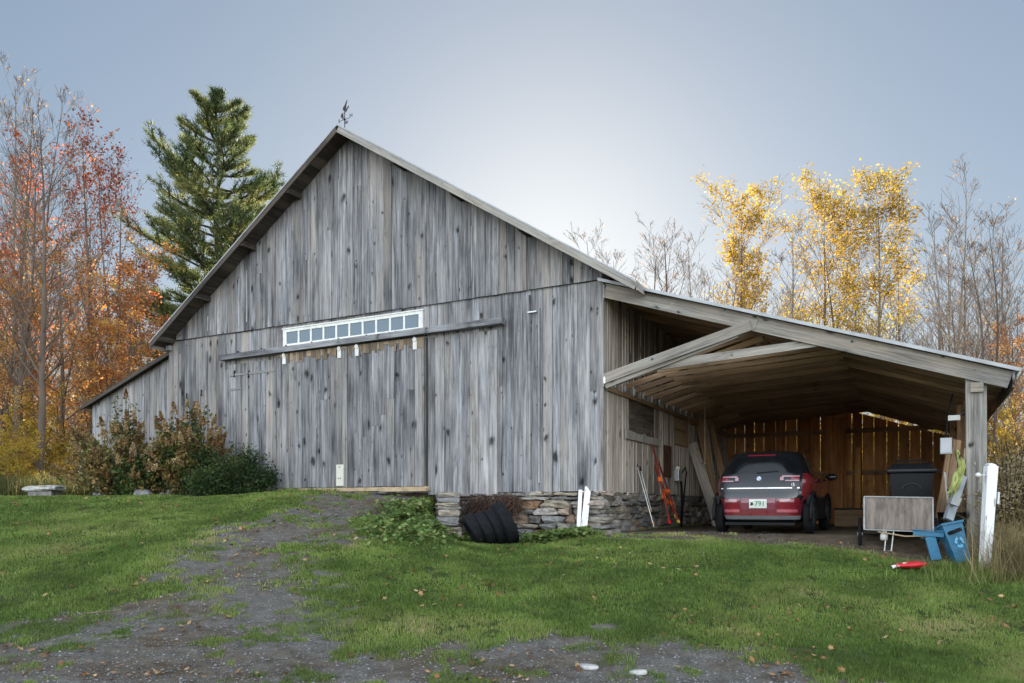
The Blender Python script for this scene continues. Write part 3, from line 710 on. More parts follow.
zs = [.20, .27, .34, .45, .55, .62, .70, .78, .86, .93, 1.0, 1.06, 1.12, 1.2, 1.28, 1.36, 1.43, 1.49, 1.53, 1.56, 1.575]
HW = lambda z: float(np.interp(z, [.2, .34, .5, .6, .7, .8, .95, 1.05, 1.15, 1.3, 1.45, 1.53, 1.575], [.70, .745, .765, .80, .865, .885, .88, .86, .82, .755, .69, .62, .40]))
YR = lambda z: float(np.interp(z, [.2, .27, .34, .6, .7, .72, .9, 1.02, 1.12, 1.3, 1.45, 1.53, 1.575], [-.56, -.64, -.72, -.74, -.72, -.68, -.66, -.62, -.56, -.44, -.33, -.24, .15]))
YF = lambda z: float(np.interp(z, [.2, .34, .6, .75, .86, .95, 1.02, 1.2, 1.4, 1.53, 1.575], [3.1, 3.25, 3.28, 3.22, 3.08, 2.88, 2.62, 2.25, 1.75, 1.35, .9]))
NA = 96
def ringpt(z, k):
    a = 2*math.pi*k/NA; e = 5.5 if z < 1.0 else 5.5-2.0*(z-1)/.575
    c, s_ = math.cos(a), math.sin(a); x = abs(c)**(2/e)*math.copysign(1, c)*HW(z); yy = abs(s_)**(2/e)*math.copysign(1, s_)
    yc = (YR(z)+YF(z))/2; hl = (YF(z)-YR(z))/2
    return Vector((x, yc+yy*hl, z))
groups = {k: MB() for k in ('red', 'black', 'panel', 'val', 'glass', 'side')}
def cls(c):
    x, yv, z = abs(c.x), c.y, c.z
    if yv < -.32 and x < .735:
        if z < .315: return 'val' if z > .25 else 'black'
        if z < .66: return 'red'
        if z < .80: return 'black'
        if z < 1.10: return 'panel'
        if z < 1.45: return 'glass' if x < .62 else 'black'
        return 'black'
    if z < .42: return 'black'
    if z < .60: return 'black' if (yv < -.3 or yv > 2.9) else 'black'
    if z < 1.06: return 'red' if (yv < 3.3) else 'black'
    if z < 1.16 and yv < -.02: return 'red'
    if z < 1.47: return 'glass' if not (.95 < yv < 1.05 or yv < .05) else 'black'
    return 'black'
for i in range(len(zs)-1):
    for k in range(NA):
        P = [ringpt(zs[i], k), ringpt(zs[i], (k+1) % NA), ringpt(zs[i+1], (k+1) % NA), ringpt(zs[i+1], k)]
        g = groups[cls(sum(P, Vector())/4)]; g.add(P, [(0, 1, 2, 3)])
top = [ringpt(zs[-1], k) for k in range(NA)]; groups['black'].add(top+[Vector((0, .5, 1.582))], [(k, (k+1) % NA, NA) for k in range(NA)])
bot = [ringpt(zs[0], k) for k in range(NA)]; groups['black'].add(bot, [tuple(reversed(range(NA)))])
def weld_build(mb, name, mat, par):
    me = bpy.data.meshes.new(name); me.from_pydata(mb.V, [], mb.F); bm = bmesh.new(); bm.from_mesh(me); bmesh.ops.remove_doubles(bm, verts=bm.verts, dist=.0008); bmesh.ops.recalc_face_normals(bm, faces=bm.faces); bm.to_mesh(me); bm.free(); me.shade_smooth(); me.materials.append(mat)
    o = bpy.data.objects.new(name, me); COL.objects.link(o); o.parent = par; return o
weld_build(groups['red'], 'body', M['carred'], car); weld_build(groups['black'], 'roof', M['carblack'], car)
tg = weld_build(groups['panel'], 'tailgate', M['carpanel'], car); weld_build(groups['glass'], 'window', M['carglass'], car); weld_build(groups['val'], 'rear_valance', M['valance'], car)
def curved(z0, z1, x0, x1, off, n=8, poly=None):
    """patch hugging the rear surface"""
    mb = MB(); vs = []; fs = []; nz = 5
    def yrear(x, z):
        e = 5.5 if z < 1.0 else 5.5-2.0*(z-1)/.575; t = min(abs(x)/HW(z), .999); yy = (1-t**e)**(1/e); yc = (YR(z)+YF(z))/2; hl = (YF(z)-YR(z))/2; return yc-yy*hl
    for j in range(nz+1):
        for i in range(n+1):
            u, v = i/n, j/nz; x = x0+(x1-x0)*u; z = z0+(z1-z0)*v; vs.append((x, yrear(x, z)-off, z))
    for j in range(nz):
        for i in range(n): a = j*(n+1)+i; fs.append((a, a+1, a+n+2, a+n+1))
    n0 = len(vs); vs += [(p[0], p[1]+off+.004, p[2]) for p in vs]; 
    e = [j*(n+1) for j in range(nz+1)]; e2 = [j*(n+1)+n for j in range(nz+1)]; b = list(range(n+1)); t = [nz*(n+1)+i for i in range(n+1)]
    for L in (e, e2, b, t):
        for q in range(len(L)-1): fs.append((L[q], L[q+1], L[q+1]+n0, L[q]+n0))
    mb.add(vs, fs); return mb
def patch(name, mat, par, *a, **k): return curved(*a, **k).build(name, mat, par, smooth=False)
patch('chrome_strip', M['chrome'], tg, .835, .855, -.70, .70, .012)
for sg in (-1, 1):
    lm = MB(); xs = (.36*sg, .70*sg)
    lamp = thing('tail_lamp', None, None); lamp.parent = car
    bpy.data.objects.remove(lamp)
    lamp = patch('tail_lamp', M['carpanel'], car, .955, 1.085, min(xs), max(xs), .008)
    patch('light_strip', M['lampwhite'], lamp, 1.045, 1.075, *sorted((.40*sg, .69*sg)), .014)
    patch('light_strip', M['lampwhite'], lamp, .968, .99, *sorted((.46*sg, .69*sg)), .014)
    patch('light_strip', M['lampwhite'], lamp, .985, 1.05, *sorted((.37*sg, .43*sg)), .013)
    patch('light_strip', M['carlamp'], lamp, .992, 1.043, *sorted((.56*sg, .695*sg)), .012)
    bl = patch('bumper_lamp', M['carlamp'], car, .41, .655, *sorted((.33*sg, .70*sg)), .010)
    patch('reflector', M['lampwhite'], bl, .585, .64, *sorted((.38*sg, .62*sg)), .016)
    patch('reflector', gloss('soft_red', (.38, .09, .11), .3), bl, .40, .455, *sorted((.33*sg, .66*sg)), .016)
patch('bumper_recess', gloss('dark_red_recess', (.16, .02, .04), .4), car, .45, .66, -.30, .30, .006)
pl = patch('licence_plate', plain('plate_white', (.58, .62, .56), .5, 0, .03), car, .478, .64, -.155, .155, .022)
text_mesh('791', .125, (.035, YR(.55)-.028, .56), (R_(90), 0, 0), plain('plate_green', (.06, .22, .12), .5), pl, 'plate_number', .002)
mm = MB(); mm.prism([(-.03, -.02), (-.01, -.035), (.02, -.02), (.03, .0), (.01, .005), (.02, .03), (-.01, .02), (-.025, .03), (-.02, .0)], (-.105, YR(.55)-.026, .56), (1, 0, 0), (0, 0, 1), (0, -1, 0), .003); mm.build('plate_emblem', M['iron'], pl)
er = MB(); ey = YR(1.02)-.012; er.lathe([(0, 0), (.042, 0), (.042, .008), (0, .010)], (0, ey, 1.02), 'y', 28, M=Matrix.Diagonal((1, -1, 1)).to_3x3()); em = er.build('emblem', plain('emblem_ring', (.35, .36, .38), .3, .6), tg)
for q in range(4):
    mq = MB(); pts = [(0, 0)]+[(.031*math.cos(math.pi/2*q+math.pi/2*t/6), .031*math.sin(math.pi/2*q+math.pi/2*t/6)) for t in range(7)]
    mq.prism(pts, (0, ey-.012, 1.02), (1, 0, 0), (0, 0, 1), (0, -1, 0), .003); mq.build('emblem_quadrant', plain('emblem_blue', (.10, .35, .75), .3) if q % 2 else M['white'], em)
text_mesh('i3', .085, (.60, YR(.90)-.02, .90), (R_(90), 0, 0), M['chrome'], tg, 'badge', .003)
patch('brake_light', M['carlamp'], car, 1.455, 1.48, -.25, .25, .012)
wiper = MB(); wiper.beam((-.05, YR(1.14)-.02, 1.13), (.33, YR(1.18)-.015, 1.16), .012, .014); wiper.build('wiper', M['black'], car)
ant = MB(); ant.prism([(-.06, 0), (.06, 0), (.06, .045), (.02, .035)], (.0, .45, 1.575), (0, 1, 0), (0, 0, 1), (1, 0, 0), .03); ant.build('antenna', M['black'], car)
def wheel(x, yv):
    mb = MB(); wd = .085
    mb.lathe([(.24, -wd), (.32, -wd), (.345, -wd+.02), (.35, -.02), (.35, .02), (.345, wd-.02), (.32, wd), (.24, wd)], (x, yv, .35), 'x', 40, closed=True); o_ = mb.build('wheel', M['rubber'], car, smooth=True, auto=True)
    sg = 1 if x > 0 else -1; rm = MB(); rm.lathe([(0, .02*sg), (.05, .05*sg), (.20, .02*sg), (.24, .06*sg), (.24, -.06*sg), (0, -.06*sg)], (x, yv, .35), 'x', 32)
    for q in range(10):
        a = 2*math.pi*q/10; rm.beam((x+.055*sg, yv+.04*math.cos(a), .35+.04*math.sin(a)), (x+.06*sg, yv+.23*math.cos(a), .35+.23*math.sin(a)), .025, .02)
    rm.build('rim', plain('dark_alloy', (.10, .10, .105), .4, .6), o_)
for x in (-.80, .80):
    for yv in (0, 2.57): wheel(x, yv)
for sg in (-1, 1):
    mb = MB()
    for yv in (0, 2.57):
        pts = [(sg*.872, yv+.42*math.cos(a), .35+.42*math.sin(a)) for a in np.linspace(-.25, math.pi+.25, 22)]; mb.tube(pts, .035, 8)
        mb.build('wheel_arch', M['black'], car, smooth=True); mb = MB()
    mi = MB(); mi.lathe([(0, -.06), (.05, -.05), (.085, -.01), (.09, .03), (.0, .05)], (sg*1.0, 1.95, 1.12), 'y', 16, M=Matrix.Diagonal((1.25, 1, .85)).to_3x3()); mi.beam((sg*.84, 1.98, 1.06), (sg*.95, 1.97, 1.09), .04, .03); mi.build('side_mirror', M['carblack'], car, smooth=True)
for sg in (-1, 1):
    def arc(c, a0, a1, n=12): return [(c+.40*math.cos(math.radians(a0+(a1-a0)*i/n)), .35+.40*math.sin(math.radians(a0+(a1-a0)*i/n))) for i in range(n+1)]
    poly = arc(0, 150, -12)+arc(2.57, 192, 5)+[(3.05, .38), (3.08, .72), (-.30, .72), (-.33, .58)]
    sp_ = MB(); vs1 = [(sg*.862, p[0], p[1]) for p in poly]; sp_.prism(poly, (sg*.79, 0, 0), (0, 1, 0), (0, 0, 1), (sg, 0, 0), .07); sp_.build('side_skirt', M['black'], car)
ex = MB(); ex.box(-.62, .62, -.60, -.40, .165, .215, .5); ex.build('underbody', M['black'], car)
# ================================================================ OTHER OBJECTS
# four tyres leaning in a row (worn black)
tc = (at(493, 16.0), 16.0)
def tyre(label, x, y, R, wd, lean, yaw):
    lean = -lean; x += .22; g = gz1(x, y); b = thing('tyre', label, 'tyre', (x, y, g), yaw, 'old tyres by the stone wall'); b.rotation_euler = (0, -lean, yaw)
    mb = MB(); pr = [(R*.60, -wd*.38), (R*.66, -wd*.5), (R*.86, -wd*.52), (R*.96, -wd*.42)]
    for k in range(9):
        t = -.36+.72*k/8; pr.append((R*(1.0 if k % 2 == 0 else .975), wd*t))
    pr += [(R*.96, wd*.42), (R*.86, wd*.52), (R*.66, wd*.5), (R*.60, wd*.38), (R*.63, wd*.2), (R*.80, 0), (R*.63, -wd*.2)]
    mb.lathe(pr, (0, 0, R*.97), 'x', 48, closed=True); mb.build('tread', M['rubber'], b, smooth=True, auto=True)
for i, (px, Y, R, wd, lean, lb) in enumerate([(472, 15.0, .33, .21, -.50, 'smallest front tyre, leftmost of the leaning row at the stone wall'), (482.5, 15.0, .345, .21, -.48, 'second worn tyre from the left in the leaning row'), (493.5, 15.05, .37, .21, -.46, 'third worn tyre from the left, leaning between two others'), (504, 15.05, .44, .23, -.44, 'largest tyre with tall tread, rightmost of the leaning row')]):
    tyre(lb, at(px, Y)-.03, Y, R, wd, lean, R_(12))
# white boards leaning on the stone wall
def leaning(name, lab, cat, p0, p1, w_, h_, mat, grp=None, part='board', tone=.5, up=(0, 1, 0), extra=None):
    t = thing(name, lab, cat, p0, 0, grp); mb = MB(p0); mb.beam(p0, p1, w_, h_, tone, up=up)
    if extra: extra(mb)
    mb.build(part, mat, t, bevel=.002); return t
s = NT('chipped_white_paint'); nz = s.noise(s.mapping(s.attr('gc', 1), (2, 14, 14)), 1, 6, .7); s.col(s.mix((.24, .22, .2), (.78, .79, .80), s.ramp(nz, [(.34, 0.), (.42, 1.)]))); s.set(Roughness=.75); s.bump(nz, .4, .004); M['chip'] = s.m
def P(px, py, Y): return Vector((at(px, Y), Y, zt(py, Y)))
g0 = P(578, 537, 15.25); leaning('white_board', 'narrow white painted board leaning on the stone wall, left of a wider one', 'board', g0, P(580.5, 490, 15.5), .075, .04, M['chip'], 'chipped white boards leaning on the stones')
g0 = P(583, 537, 15.2); leaning('white_board', 'wide chipped white board with broken top leaning on the stone wall', 'board', g0, P(588, 487, 15.55), .12, .045, M['chip'], 'chipped white boards leaning on the stones', extra=lambda mb: mb.beam(P(588, 487.2, 15.55), P(589, 484.5, 15.57), .06, .04, .5, up=(0, 1, 0)))
# white post at right
gp = Vector((at(984, 11.3), 11.3, gz1(at(984, 11.3), 11.3)-.1)); wp = thing('white_post', 'leaning chipped white wooden post with pointed foot at the right of the lawn', 'post', gp)
m = MB(gp); tp = P(991, 466, 11.35); m.beam(gp+Vector((0, 0, .0)), tp, .12, .10, .5, up=(0, 1, 0), w1=.155, h1=.11); m.beam(tp-Vector((.0, 0, .004)), tp+Vector((.012, 0, .03)), .15, .10, .5, up=(0, 1, 0), w1=.07); m.build('post', M['chip'], wp, bevel=.004)
m = MB(gp); m.beam(tp+Vector((.085, -.02, -.55)), tp+Vector((.095, -.02, -.38)), .03, .03, .5); m.build('latch', M['galv'], wp)
m = MB(gp); c = P(978, 475, 11.3); m.lathe([(0, -.035), (.022, -.03), (.035, -.01), (.035, .01), (.022, .03), (0, .035)], c, 'x', 14); m.beam(c, c+Vector((.12, 0, 0)), .012, .012); m.build('knob', M['white'], wp, smooth=True)
# ski poles and skis against the side wall
def sidept(ly, z, off=.06): x, y = bw(off, ly); return Vector((x, y, z))
def pole(lab, p0, p1):
    t = thing('ski_pole', lab, 'ski pole', p0, 0, 'ski poles against the barn side'); d = (p1-p0)
    m = MB(p0); m.tube([p0, p1], .011, 8); m.build('shaft', M['white'], t, smooth=True)
    m = MB(p0); m.tube([p1-d*.0, p1+d.normalized()*.11], [.017, .015], 8); m.build('grip', M['black'], t, smooth=True)
    m = MB(p0); m.lathe([(.0, 0), (.045, .0), (.045, .008), (0, .008)], p0+d*.06, 'z', 14); m.build('basket', M['orange'], t)
pole('white ski pole with black grip, front of two against the barn side', P(654, 527, 16.3), sidept(1.94, 2.50))
pole('slimmer ski pole standing just behind the white one', P(651.5, 512, 17.2), sidept(2.2, 2.42))
def ski(lab, p0, p1, c, mname, tone):
    t = thing('ski', lab, 'ski', p0, 0, 'skis leaning on the barn side'); d = (p1-p0).normalized(); a = d.cross(Vector((0, 0, 1))).normalized(); n = a.cross(d)
    m = MB(p0); m.beam(p0, p1, .040, .014, up=tuple(n)); q = p1
    for k in range(4): q2 = q+d*.06+n*(-.012*(k+1))*-1; m.beam(q, q2, .05-.01*k, .012, up=tuple(n)); q = q2
    m.build('blade', M[mname], t)
    mid = p0+(p1-p0)*.50; m = MB(p0); m.beam(mid-n*.02, mid+d*.13-n*.02, .085, .055, up=tuple(n)); m.build('toe_binding', M['orange'], t, bevel=.006)
    mid = p0+(p1-p0)*.30; m = MB(p0); m.beam(mid-n*.02, mid+d*.12-n*.02, .075, .05, up=tuple(n)); m.build('heel_binding', M['orange'], t, bevel=.006)
    m = MB(p0); m.beam(p0, p0+d*.10, .056, .016, up=tuple(n)); m.build('tail_tip', M[c], t)
ski('red ski with orange bindings whose tip rests under the old window', P(670, 524, 16.6), sidept(3.0, 3.12), 'red', 'skired', .2)
ski('yellow-tailed ski with orange bindings crossing the red one', P(679, 523, 16.7), sidept(3.6, 2.62), 'yellow', 'skired', .4)
ski('worn dark red ski leaning rightmost of the three', P(676, 518, 17.5), sidept(3.3, 2.5), 'yellow', 'skired', .4)
# meter box on the wall
q = sidept(5.0, 2.30, .10); t = thing('meter_box', 'grey electric box with black cables on the barn side wall', 'electric box', q, ANG)
m = MB(); m.box(-.04, .08, -.16, .16, -.02, .26); m.build('box', M['galv'], t, bevel=.01)
m = MB(); m.lathe([(0, 0), (.06, 0), (.065, .06), (.03, .10), (0, .10)], (.02, -.06, .26), 'z', 16); m.build('lid', M['white'], t, smooth=True)
m = MB()
m.tube([(.1, .1, .2), (.16, .18, .33), (.16, .28, .2), (.12, .25, -.2), (.10, .18, -.7), (.05, .15, -1.15)], .02, 8); m.build('cable', M['black'], t, smooth=True)
m = MB(); m.tube([(.1, .0, -.02), (.12, .02, -.5), (.1, .0, -1.2)], .03, 8); m.build('conduit', M['black'], t, smooth=True)
# leaning planks
pls = [(714, 523, 19.2, 691, 412, 20.6, .24, 'short pale plank leaning in front of the others'), (718, 520, 20.3, 700, 400, 20.9, .2, 'long brown plank leaning next to the pale plank'), (722, 520, 21, 708, 400, 21.6, .22, 'long dark plank leaning third in the row'), (728, 518, 22, 716, 398, 22.4, .2, 'far thin plank leaning against the inner barn wall')]
def lpt(lx, ly, z): x, y = bw(lx, ly); return Vector((x, y, z))
for i, (a0, za, a1, zb_, lyy, wd, lb, mt) in enumerate([(.95, 1.12, .10, 3.35, 5.9, .26, 'short pale plank leaning lowest on the inner barn side', 'side'), (.80, 1.12, .10, 4.2, 6.6, .20, 'tall brown plank leaning just behind the short pale plank', 'lumber'), (.62, 1.12, .10, 4.1, 7.1, .25, 'tall wide plank in the middle of the leaning row', 'side'), (.9, 1.12, .12, 4.2, 7.9, .18, 'farthest brown plank leaning toward the back wall', 'lumber')]):
    p0 = lpt(a0, lyy, za); p1 = lpt(a1, lyy+.55, zb_); leaning('plank', lb, 'plank', p0, p1, wd, .04, M[mt], 'planks leaning inside the carport', 'board', random.random(), up=tuple((lpt(0, lyy+1, 0)-lpt(0, lyy, 0)).normalized()))
t = thing('hanging_cord', 'pale cord with hook hanging from the carport ceiling', 'cord', lpt(.75, 5.2, 4.3)); m = MB(); m.tube([(0, 0, 0), (0, 0, -1.55)], .012, 6); m.lathe([(0, -.03), (.03, 0), (0, .05)], (0, 0, -1.58), 'z', 8); m.build('cord', M['tan'], t)
# black wheeled bin
bx = Vector((at(911, 13.9), 13.9, 1.07)); t = thing('wheeled_bin', 'black plastic wheeled rubbish bin with rounded lid behind the garden cart', 'bin', bx, ANG+R_(2))
m = MB(); m.hexa([(-.29, -.30, .05), (.29, -.30, .05), (.29, .30, .05), (-.29, .30, .05), (-.35, -.38, 1.14), (.35, -.38, 1.14), (.35, .38, 1.14), (-.35, .38, 1.14)]); m.build('body', M['black'], t, bevel=.03, smooth=True, auto=True)
m = MB(); m.box(-.385, .385, -.42, .42, 1.145, 1.21); m.hexa([(-.37, -.40, 1.21), (.37, -.40, 1.21), (.37, .40, 1.21), (-.37, .40, 1.21), (-.30, -.30, 1.31), (.30, -.30, 1.31), (.30, .36, 1.31), (-.30, .36, 1.31)]); m.build('lid', plain('bin_lid', (.009, .010, .012), .35, 0, .15, 5, 0, 0, .3), t, bevel=.025, smooth=True, auto=True)
m = MB(); m.tube([(-.23, .40, 1.28), (-.23, .46, 1.40), (.23, .46, 1.40), (.23, .40, 1.28)], .018, 8); m.build('handle', M['black'], t, smooth=True)
for sx in (-.33, .33): m = MB(); m.lathe([(0, -.03), (.13, -.03), (.13, .03), (0, .03)], (sx, .33, .13), 'x', 20); m.build('wheel', M['rubber'], t)
m = MB(); pts = [(.14*math.cos(a), -.372-.0, .86+.09*math.sin(a)) for a in np.linspace(0, math.pi, 14)]; m.tube(pts, .012, 6); m.build('embossed_arc', plain('bin_mark', (.016, .017, .019), .5), t)
# garden cart
g0 = Vector((at(898, 12.75), 12.75, gz1(at(898, 12.75), 12.75))); t = thing('garden_cart', 'plywood garden cart with metal trim and bicycle wheel tipped by the post', 'cart', g0, ANG+R_(3))
s = NT('weathered_plywood'); nz = s.noise(s.mapping(s.obj(), (14, 14, 2.2)), 1, 6, .65); s.col(s.ramp(nz, [(.3, (.09, .07, .055)), (.5, (.19, .155, .13)), (.72, (.30, .26, .225))])); s.set(Roughness=.85); M['ply'] = s.m
zb0, zb1 = zt(530, 12.75)-g0.z, zt(497, 12.75)-g0.z; hw = .50
m = MB(); m.hexa([(-hw, -.02, zb0+.02), (hw, -.02, zb0-.01), (hw, .0, zb0-.01), (-hw, .0, zb0+.02), (-hw, .04, zb1), (hw, .04, zb1-.02), (hw, .06, zb1-.02), (-hw, .06, zb1)]); m.build('front_panel', M['ply'], t)
m = MB(); m.box(-hw, hw, .07, 1.1, zb0+.0, zb0+.03); m.box(-hw, -hw+.02, .07, 1.1, zb0+.035, zb1); m.box(hw-.02, hw, .07, 1.1, zb0+.035, zb1-.02); m.box(-hw+.02, hw-.02, 1.08, 1.1, zb0+.035, zb1); m.build('box', M['ply'], t)
m = MB()
m.beam((-hw-.005, -.028, zb0), (-hw-.005, .032, zb1+.01), .02, .02); m.beam((hw+.005, -.028, zb0-.03), (hw+.005, .032, zb1-.01), .02, .02)
m.beam((-hw, .036, zb1+.012), (hw, .036, zb1-.012), .02, .018); m.beam((-hw, -.03, zb0+.005), (hw, -.03, zb0-.025), .02, .018); m.build('metal_trim', M['cartrim'], t)
def cwheel(x):
    wz = .28; o_ = None; m = MB(); rr = [(.262+.030*math.cos(a), .030*math.sin(a)) for a in np.linspace(0, 2*math.pi, 9)[:-1]]; m.lathe(rr, (x, .42, wz), 'x', 36, closed=True); o_ = m.build('wheel', M['rubber'], t, smooth=True)
    m = MB(); rr = [(.222+.012*math.cos(a), .012*math.sin(a)) for a in np.linspace(0, 2*math.pi, 7)[:-1]]; m.lathe(rr, (x, .42, wz), 'x', 36, closed=True); m.lathe([(0, -.04), (.03, -.04), (.03, .04), (0, .04)], (x, .42, wz), 'x', 12)
    for q in range(18): a = 2*math.pi*q/18; m.tube([(x+.02*(-1)**q, .42+.03*math.cos(a), wz+.03*math.sin(a)), (x, .42+.25*math.cos(a+.2), wz+.25*math.sin(a+.2))], .003, 3)
    m.build('rim', M['galv'], o_)
cwheel(-hw-.07); cwheel(hw+.07)
m = MB(); m.tube([(-.17, .05, zb0), (-.20, .02, .02), (-.10, .02, .02), (-.06, .05, zb0)], .012, 6); m.build('stand', M['galv'], t)
m = MB(); m.tube([(-.3, .0, zb0-.03), (.1, -.05, zb0-.10), (.45, -.1, zb0-.09)], .012, 6); m.build('pull_bar', M['tan'], t)
m = MB(); m.tube([(-hw-.12, .42, .28), (hw+.12, .42, .28)], .012, 6); m.build('axle', M['iron'], t)
q = P(884, 534, 12.9); t = thing('white_jug', 'small white plastic jug beneath the garden cart', 'jug', q-Vector((0, 0, .16)), 0); m = MB(); m.lathe([(0, 0.06), (.055, .06), (.06, .14), (.045, .18), (.02, .21), (.02, .25), (0, .25)], (0, 0, 0), 'z', 16); m.build('body', M['white'], t, smooth=True); m = MB(); m.lathe([(0, .25), (.03, .25), (.03, .275), (0, .275)], (0, 0, 0), 'z', 12); m.build('cap', M['blue'], t)
# blue recycling bin, tipped
g0 = P(962, 559, 11.9); g0.z = gz1(g0.x, g0.y); t = thing('recycling_bin', 'blue recycling tub with pale arrows mark standing tipped beside the post', 'recycling bin', g0, R_(6)); t.scale = (.78, .9, 1.0); t.rotation_euler = (R_(-14), R_(-12), R_(-8))
m = MB(); hb, wb_, hh = .14, .20, .62
vs = [(-.13, -.10, 0), (.13, -.10, 0), (.13, .12, 0), (-.13, .12, 0), (-.19, -.13, hh), (.19, -.13, hh), (.19, .2, hh), (-.19, .2, hh)]
m.add(vs, [(0, 3, 2, 1), (0, 1, 5, 4), (1, 2, 6, 5), (2, 3, 7, 6), (3, 0, 4, 7)])
vi = [(v[0]*.92, v[1]*.92+.004, max(v[2], .02) if v[2] < .1 else hh) for v in vs]; m.add(vi, [(0, 1, 2, 3), (0, 4, 5, 1), (1, 5, 6, 2), (2, 6, 7, 3), (3, 7, 4, 0)])
m.add([Vector(v) for v in vs[4:]]+[Vector(v) for v in vi[4:]], [(0, 1, 5, 4), (1, 2, 6, 5), (2, 3, 7, 6), (3, 0, 4, 7)])
m.build('tub', M['blue'], t, bevel=.004)
m = MB(); m.beam((-.21, -.145, hh-.01), (.21, -.145, hh-.01), .03, .03); m.beam((-.205, -.13, hh-.01), (-.205, .2, hh-.01), .03, .03); m.beam((.205, -.13, hh-.01), (.205, .2, hh-.01), .03, .03); m.beam((-.21, .215, hh-.01), (.21, .215, hh-.01), .03, .03); m.build('rim', M['blue'], t)
for k in range(3):
    a0 = math.radians(90+120*k); m = MB(); ring = []
    pts = [(.085*math.cos(a0+b), .085*math.sin(a0+b)) for b in np.linspace(.15, 1.35, 7)]; ptsi = [(.045*math.cos(a0+b), .045*math.sin(a0+b)) for b in np.linspace(1.35, .15, 7)]
    tip = [(.105*math.cos(a0+1.35), .105*math.sin(a0+1.35)), (.066*math.cos(a0+1.85), .066*math.sin(a0+1.85)), (.025*math.cos(a0+1.35), .025*math.sin(a0+1.35))]
    m.prism(pts+tip+ptsi, (.02, -.128, .30), (1, 0, 0), (0, -.05, 1), (0, -1, 0), .006); m.build('recycling_arrow', M['bluelt'], t)
# blue plastic chair lying on its side: seat slat, leg
g0 = P(940, 558, 11.95); g0.z = gz1(g0.x, g0.y); t = thing('blue_chair', 'blue plastic lawn chair lying tipped between cart and recycling tub', 'chair', g0)
def Q(px, py, Y): return P(px, py, Y)-g0
m = MB(); m.beam(Q(913, 533, 12.1), Q(944, 535, 12.0), .03, .075, up=(0, 0, 1)); m.beam(Q(913, 532.5, 12.1)+Vector((0, .02, .045)), Q(944, 534.5, 12.)+Vector((0, .02, .045)), .12, .015); m.build('armrest', M['blue'], t, bevel=.006)
m = MB(); m.beam(Q(930, 537, 12.05), Q(936.5, 560, 11.95), .16, .03, up=(0, 1, 0)); m.build('leg', M['blue'], t, bevel=.006)
m = MB(); m.beam(Q(946, 534, 12.25), Q(955, 560, 12.2), .10, .03, up=(0, 1, 0)); m.build('leg', M['blue'], t, bevel=.006)
m = MB(); m.beam(Q(944, 535.5, 12.02), Q(961, 529, 11.75), .05, .05, up=(0, 0, 1)); m.build('arm_end', M['black'], t, bevel=.006)
for k in range(4): m = MB(); m.beam(Q(922, 538, 12.3+k*.1), Q(950, 540, 12.3+k*.1), .08, .02); m.build('slat', M['blue'], t, bevel=.004)
# red sled-like toy on lawn
g0 = P(911, 563, 11.35); g0.z = gz1(g0.x, g0.y); t = thing('red_toy', 'small red plastic sled with white patches lying on the grass', 'toy', g0, R_(8))
m = MB(); n = 14; vs = []; fs = []
for i in range(n+1):
    u = i/n; x = -.24+.48*u; h = .10*math.sin(math.pi*min(1, .12+.88*u))**.5*(.5+.5*u)+.01; wv = .11*math.sin(math.pi*(.06+.88*u))**.5
    for k in range(12): a = 2*math.pi*k/12; vs.append((x, wv*math.cos(a), .065+h*.6*math.sin(a)+.02*u))
for i in range(n):
    for k in range(12): fs.append((i*12+k, i*12+(k+1) % 12, i*12+12+(k+1) % 12, i*12+12+k))
fs += [tuple(range(12)), tuple(range(n*12, n*12+12))]; m.add(vs, fs)
s = NT('red_white_plastic'); nz = s.noise(s.mapping(s.obj(), (7, 7, 14)), 1, 2); s.col(s.mix((.52, .012, .02), (.75, .72, .70), s.ramp(nz, [(.60, 0.), (.63, 1.)]))); s.set(Roughness=.3); m.build('shell', s.m, t, smooth=True)
m = MB(); m.tube([(-.22, 0, .06), (-.29, .01, .05), (-.27, .0, .03)], .02, 8); m.build('grip', M['white'], t, smooth=True)
# clutter by the right post
q = lpt(6.20, .25, 1.05); t = thing('gutter_pipe', 'pale grey square downpipe leaning on the carport post', 'pipe', q); a = P(951, 500, 12.4)-q; b = P(962, 476, 12.5)-q
m = MB(); m.beam(P(948, 520, 12.4)-q, P(962, 476, 12.55)-q, .13, .09, up=(0, 1, 0)); m.build('pipe', plain('pale_grey_sheet', (.26, .29, .32), .5, 0, .2, 5), t, bevel=.008)
m = MB(); m.beam(P(953, 505, 12.33)-q, P(956, 497, 12.33)-q, .14, .10, up=(0, 1, 0)); m.build('band', M['cartrim'], t)
q = P(946, 446, 13.5); t = thing('junction_box', 'light grey utility box hanging inside the carport beside the post', 'electric box', q, ANG); m = MB(); m.box(-.09, .09, -.05, .05, -.14, .14); m.build('box', plain('box_grey', (.50, .52, .54), .5, 0, .06), t, bevel=.01); m = MB(); m.box(-.075, .075, -.060, -.0505, -.12, .12); m.build('door', plain('box_grey_door', (.58, .60, .62), .5, 0, .06), t); m = MB(); m.tube([(0, 0, .14), (.02, .02, .5), (.1, .05, .9)], .015, 6); m.build('cable', M['black'], t)
q = P(954, 418, 13.3); t = thing('flood_light', 'small pale flood light fixed high beside the carport post', 'light', q, ANG); m = MB(); m.box(-.09, .09, -.05, .03, -.045, .045); m.build('lamp_head', M['white'], t, bevel=.008); m = MB(); m.beam((0, .03, 0), (.16, .1, .1), .02, .02); m.build('bracket', M['iron'], t)
q = P(958, 470, 12.35); t = thing('yellow_vest', 'crumpled yellow-green cloth hanging from a nail by the post', 'cloth', q)
m = MB(); vs = []; fs = []; nu, nv = 9, 16
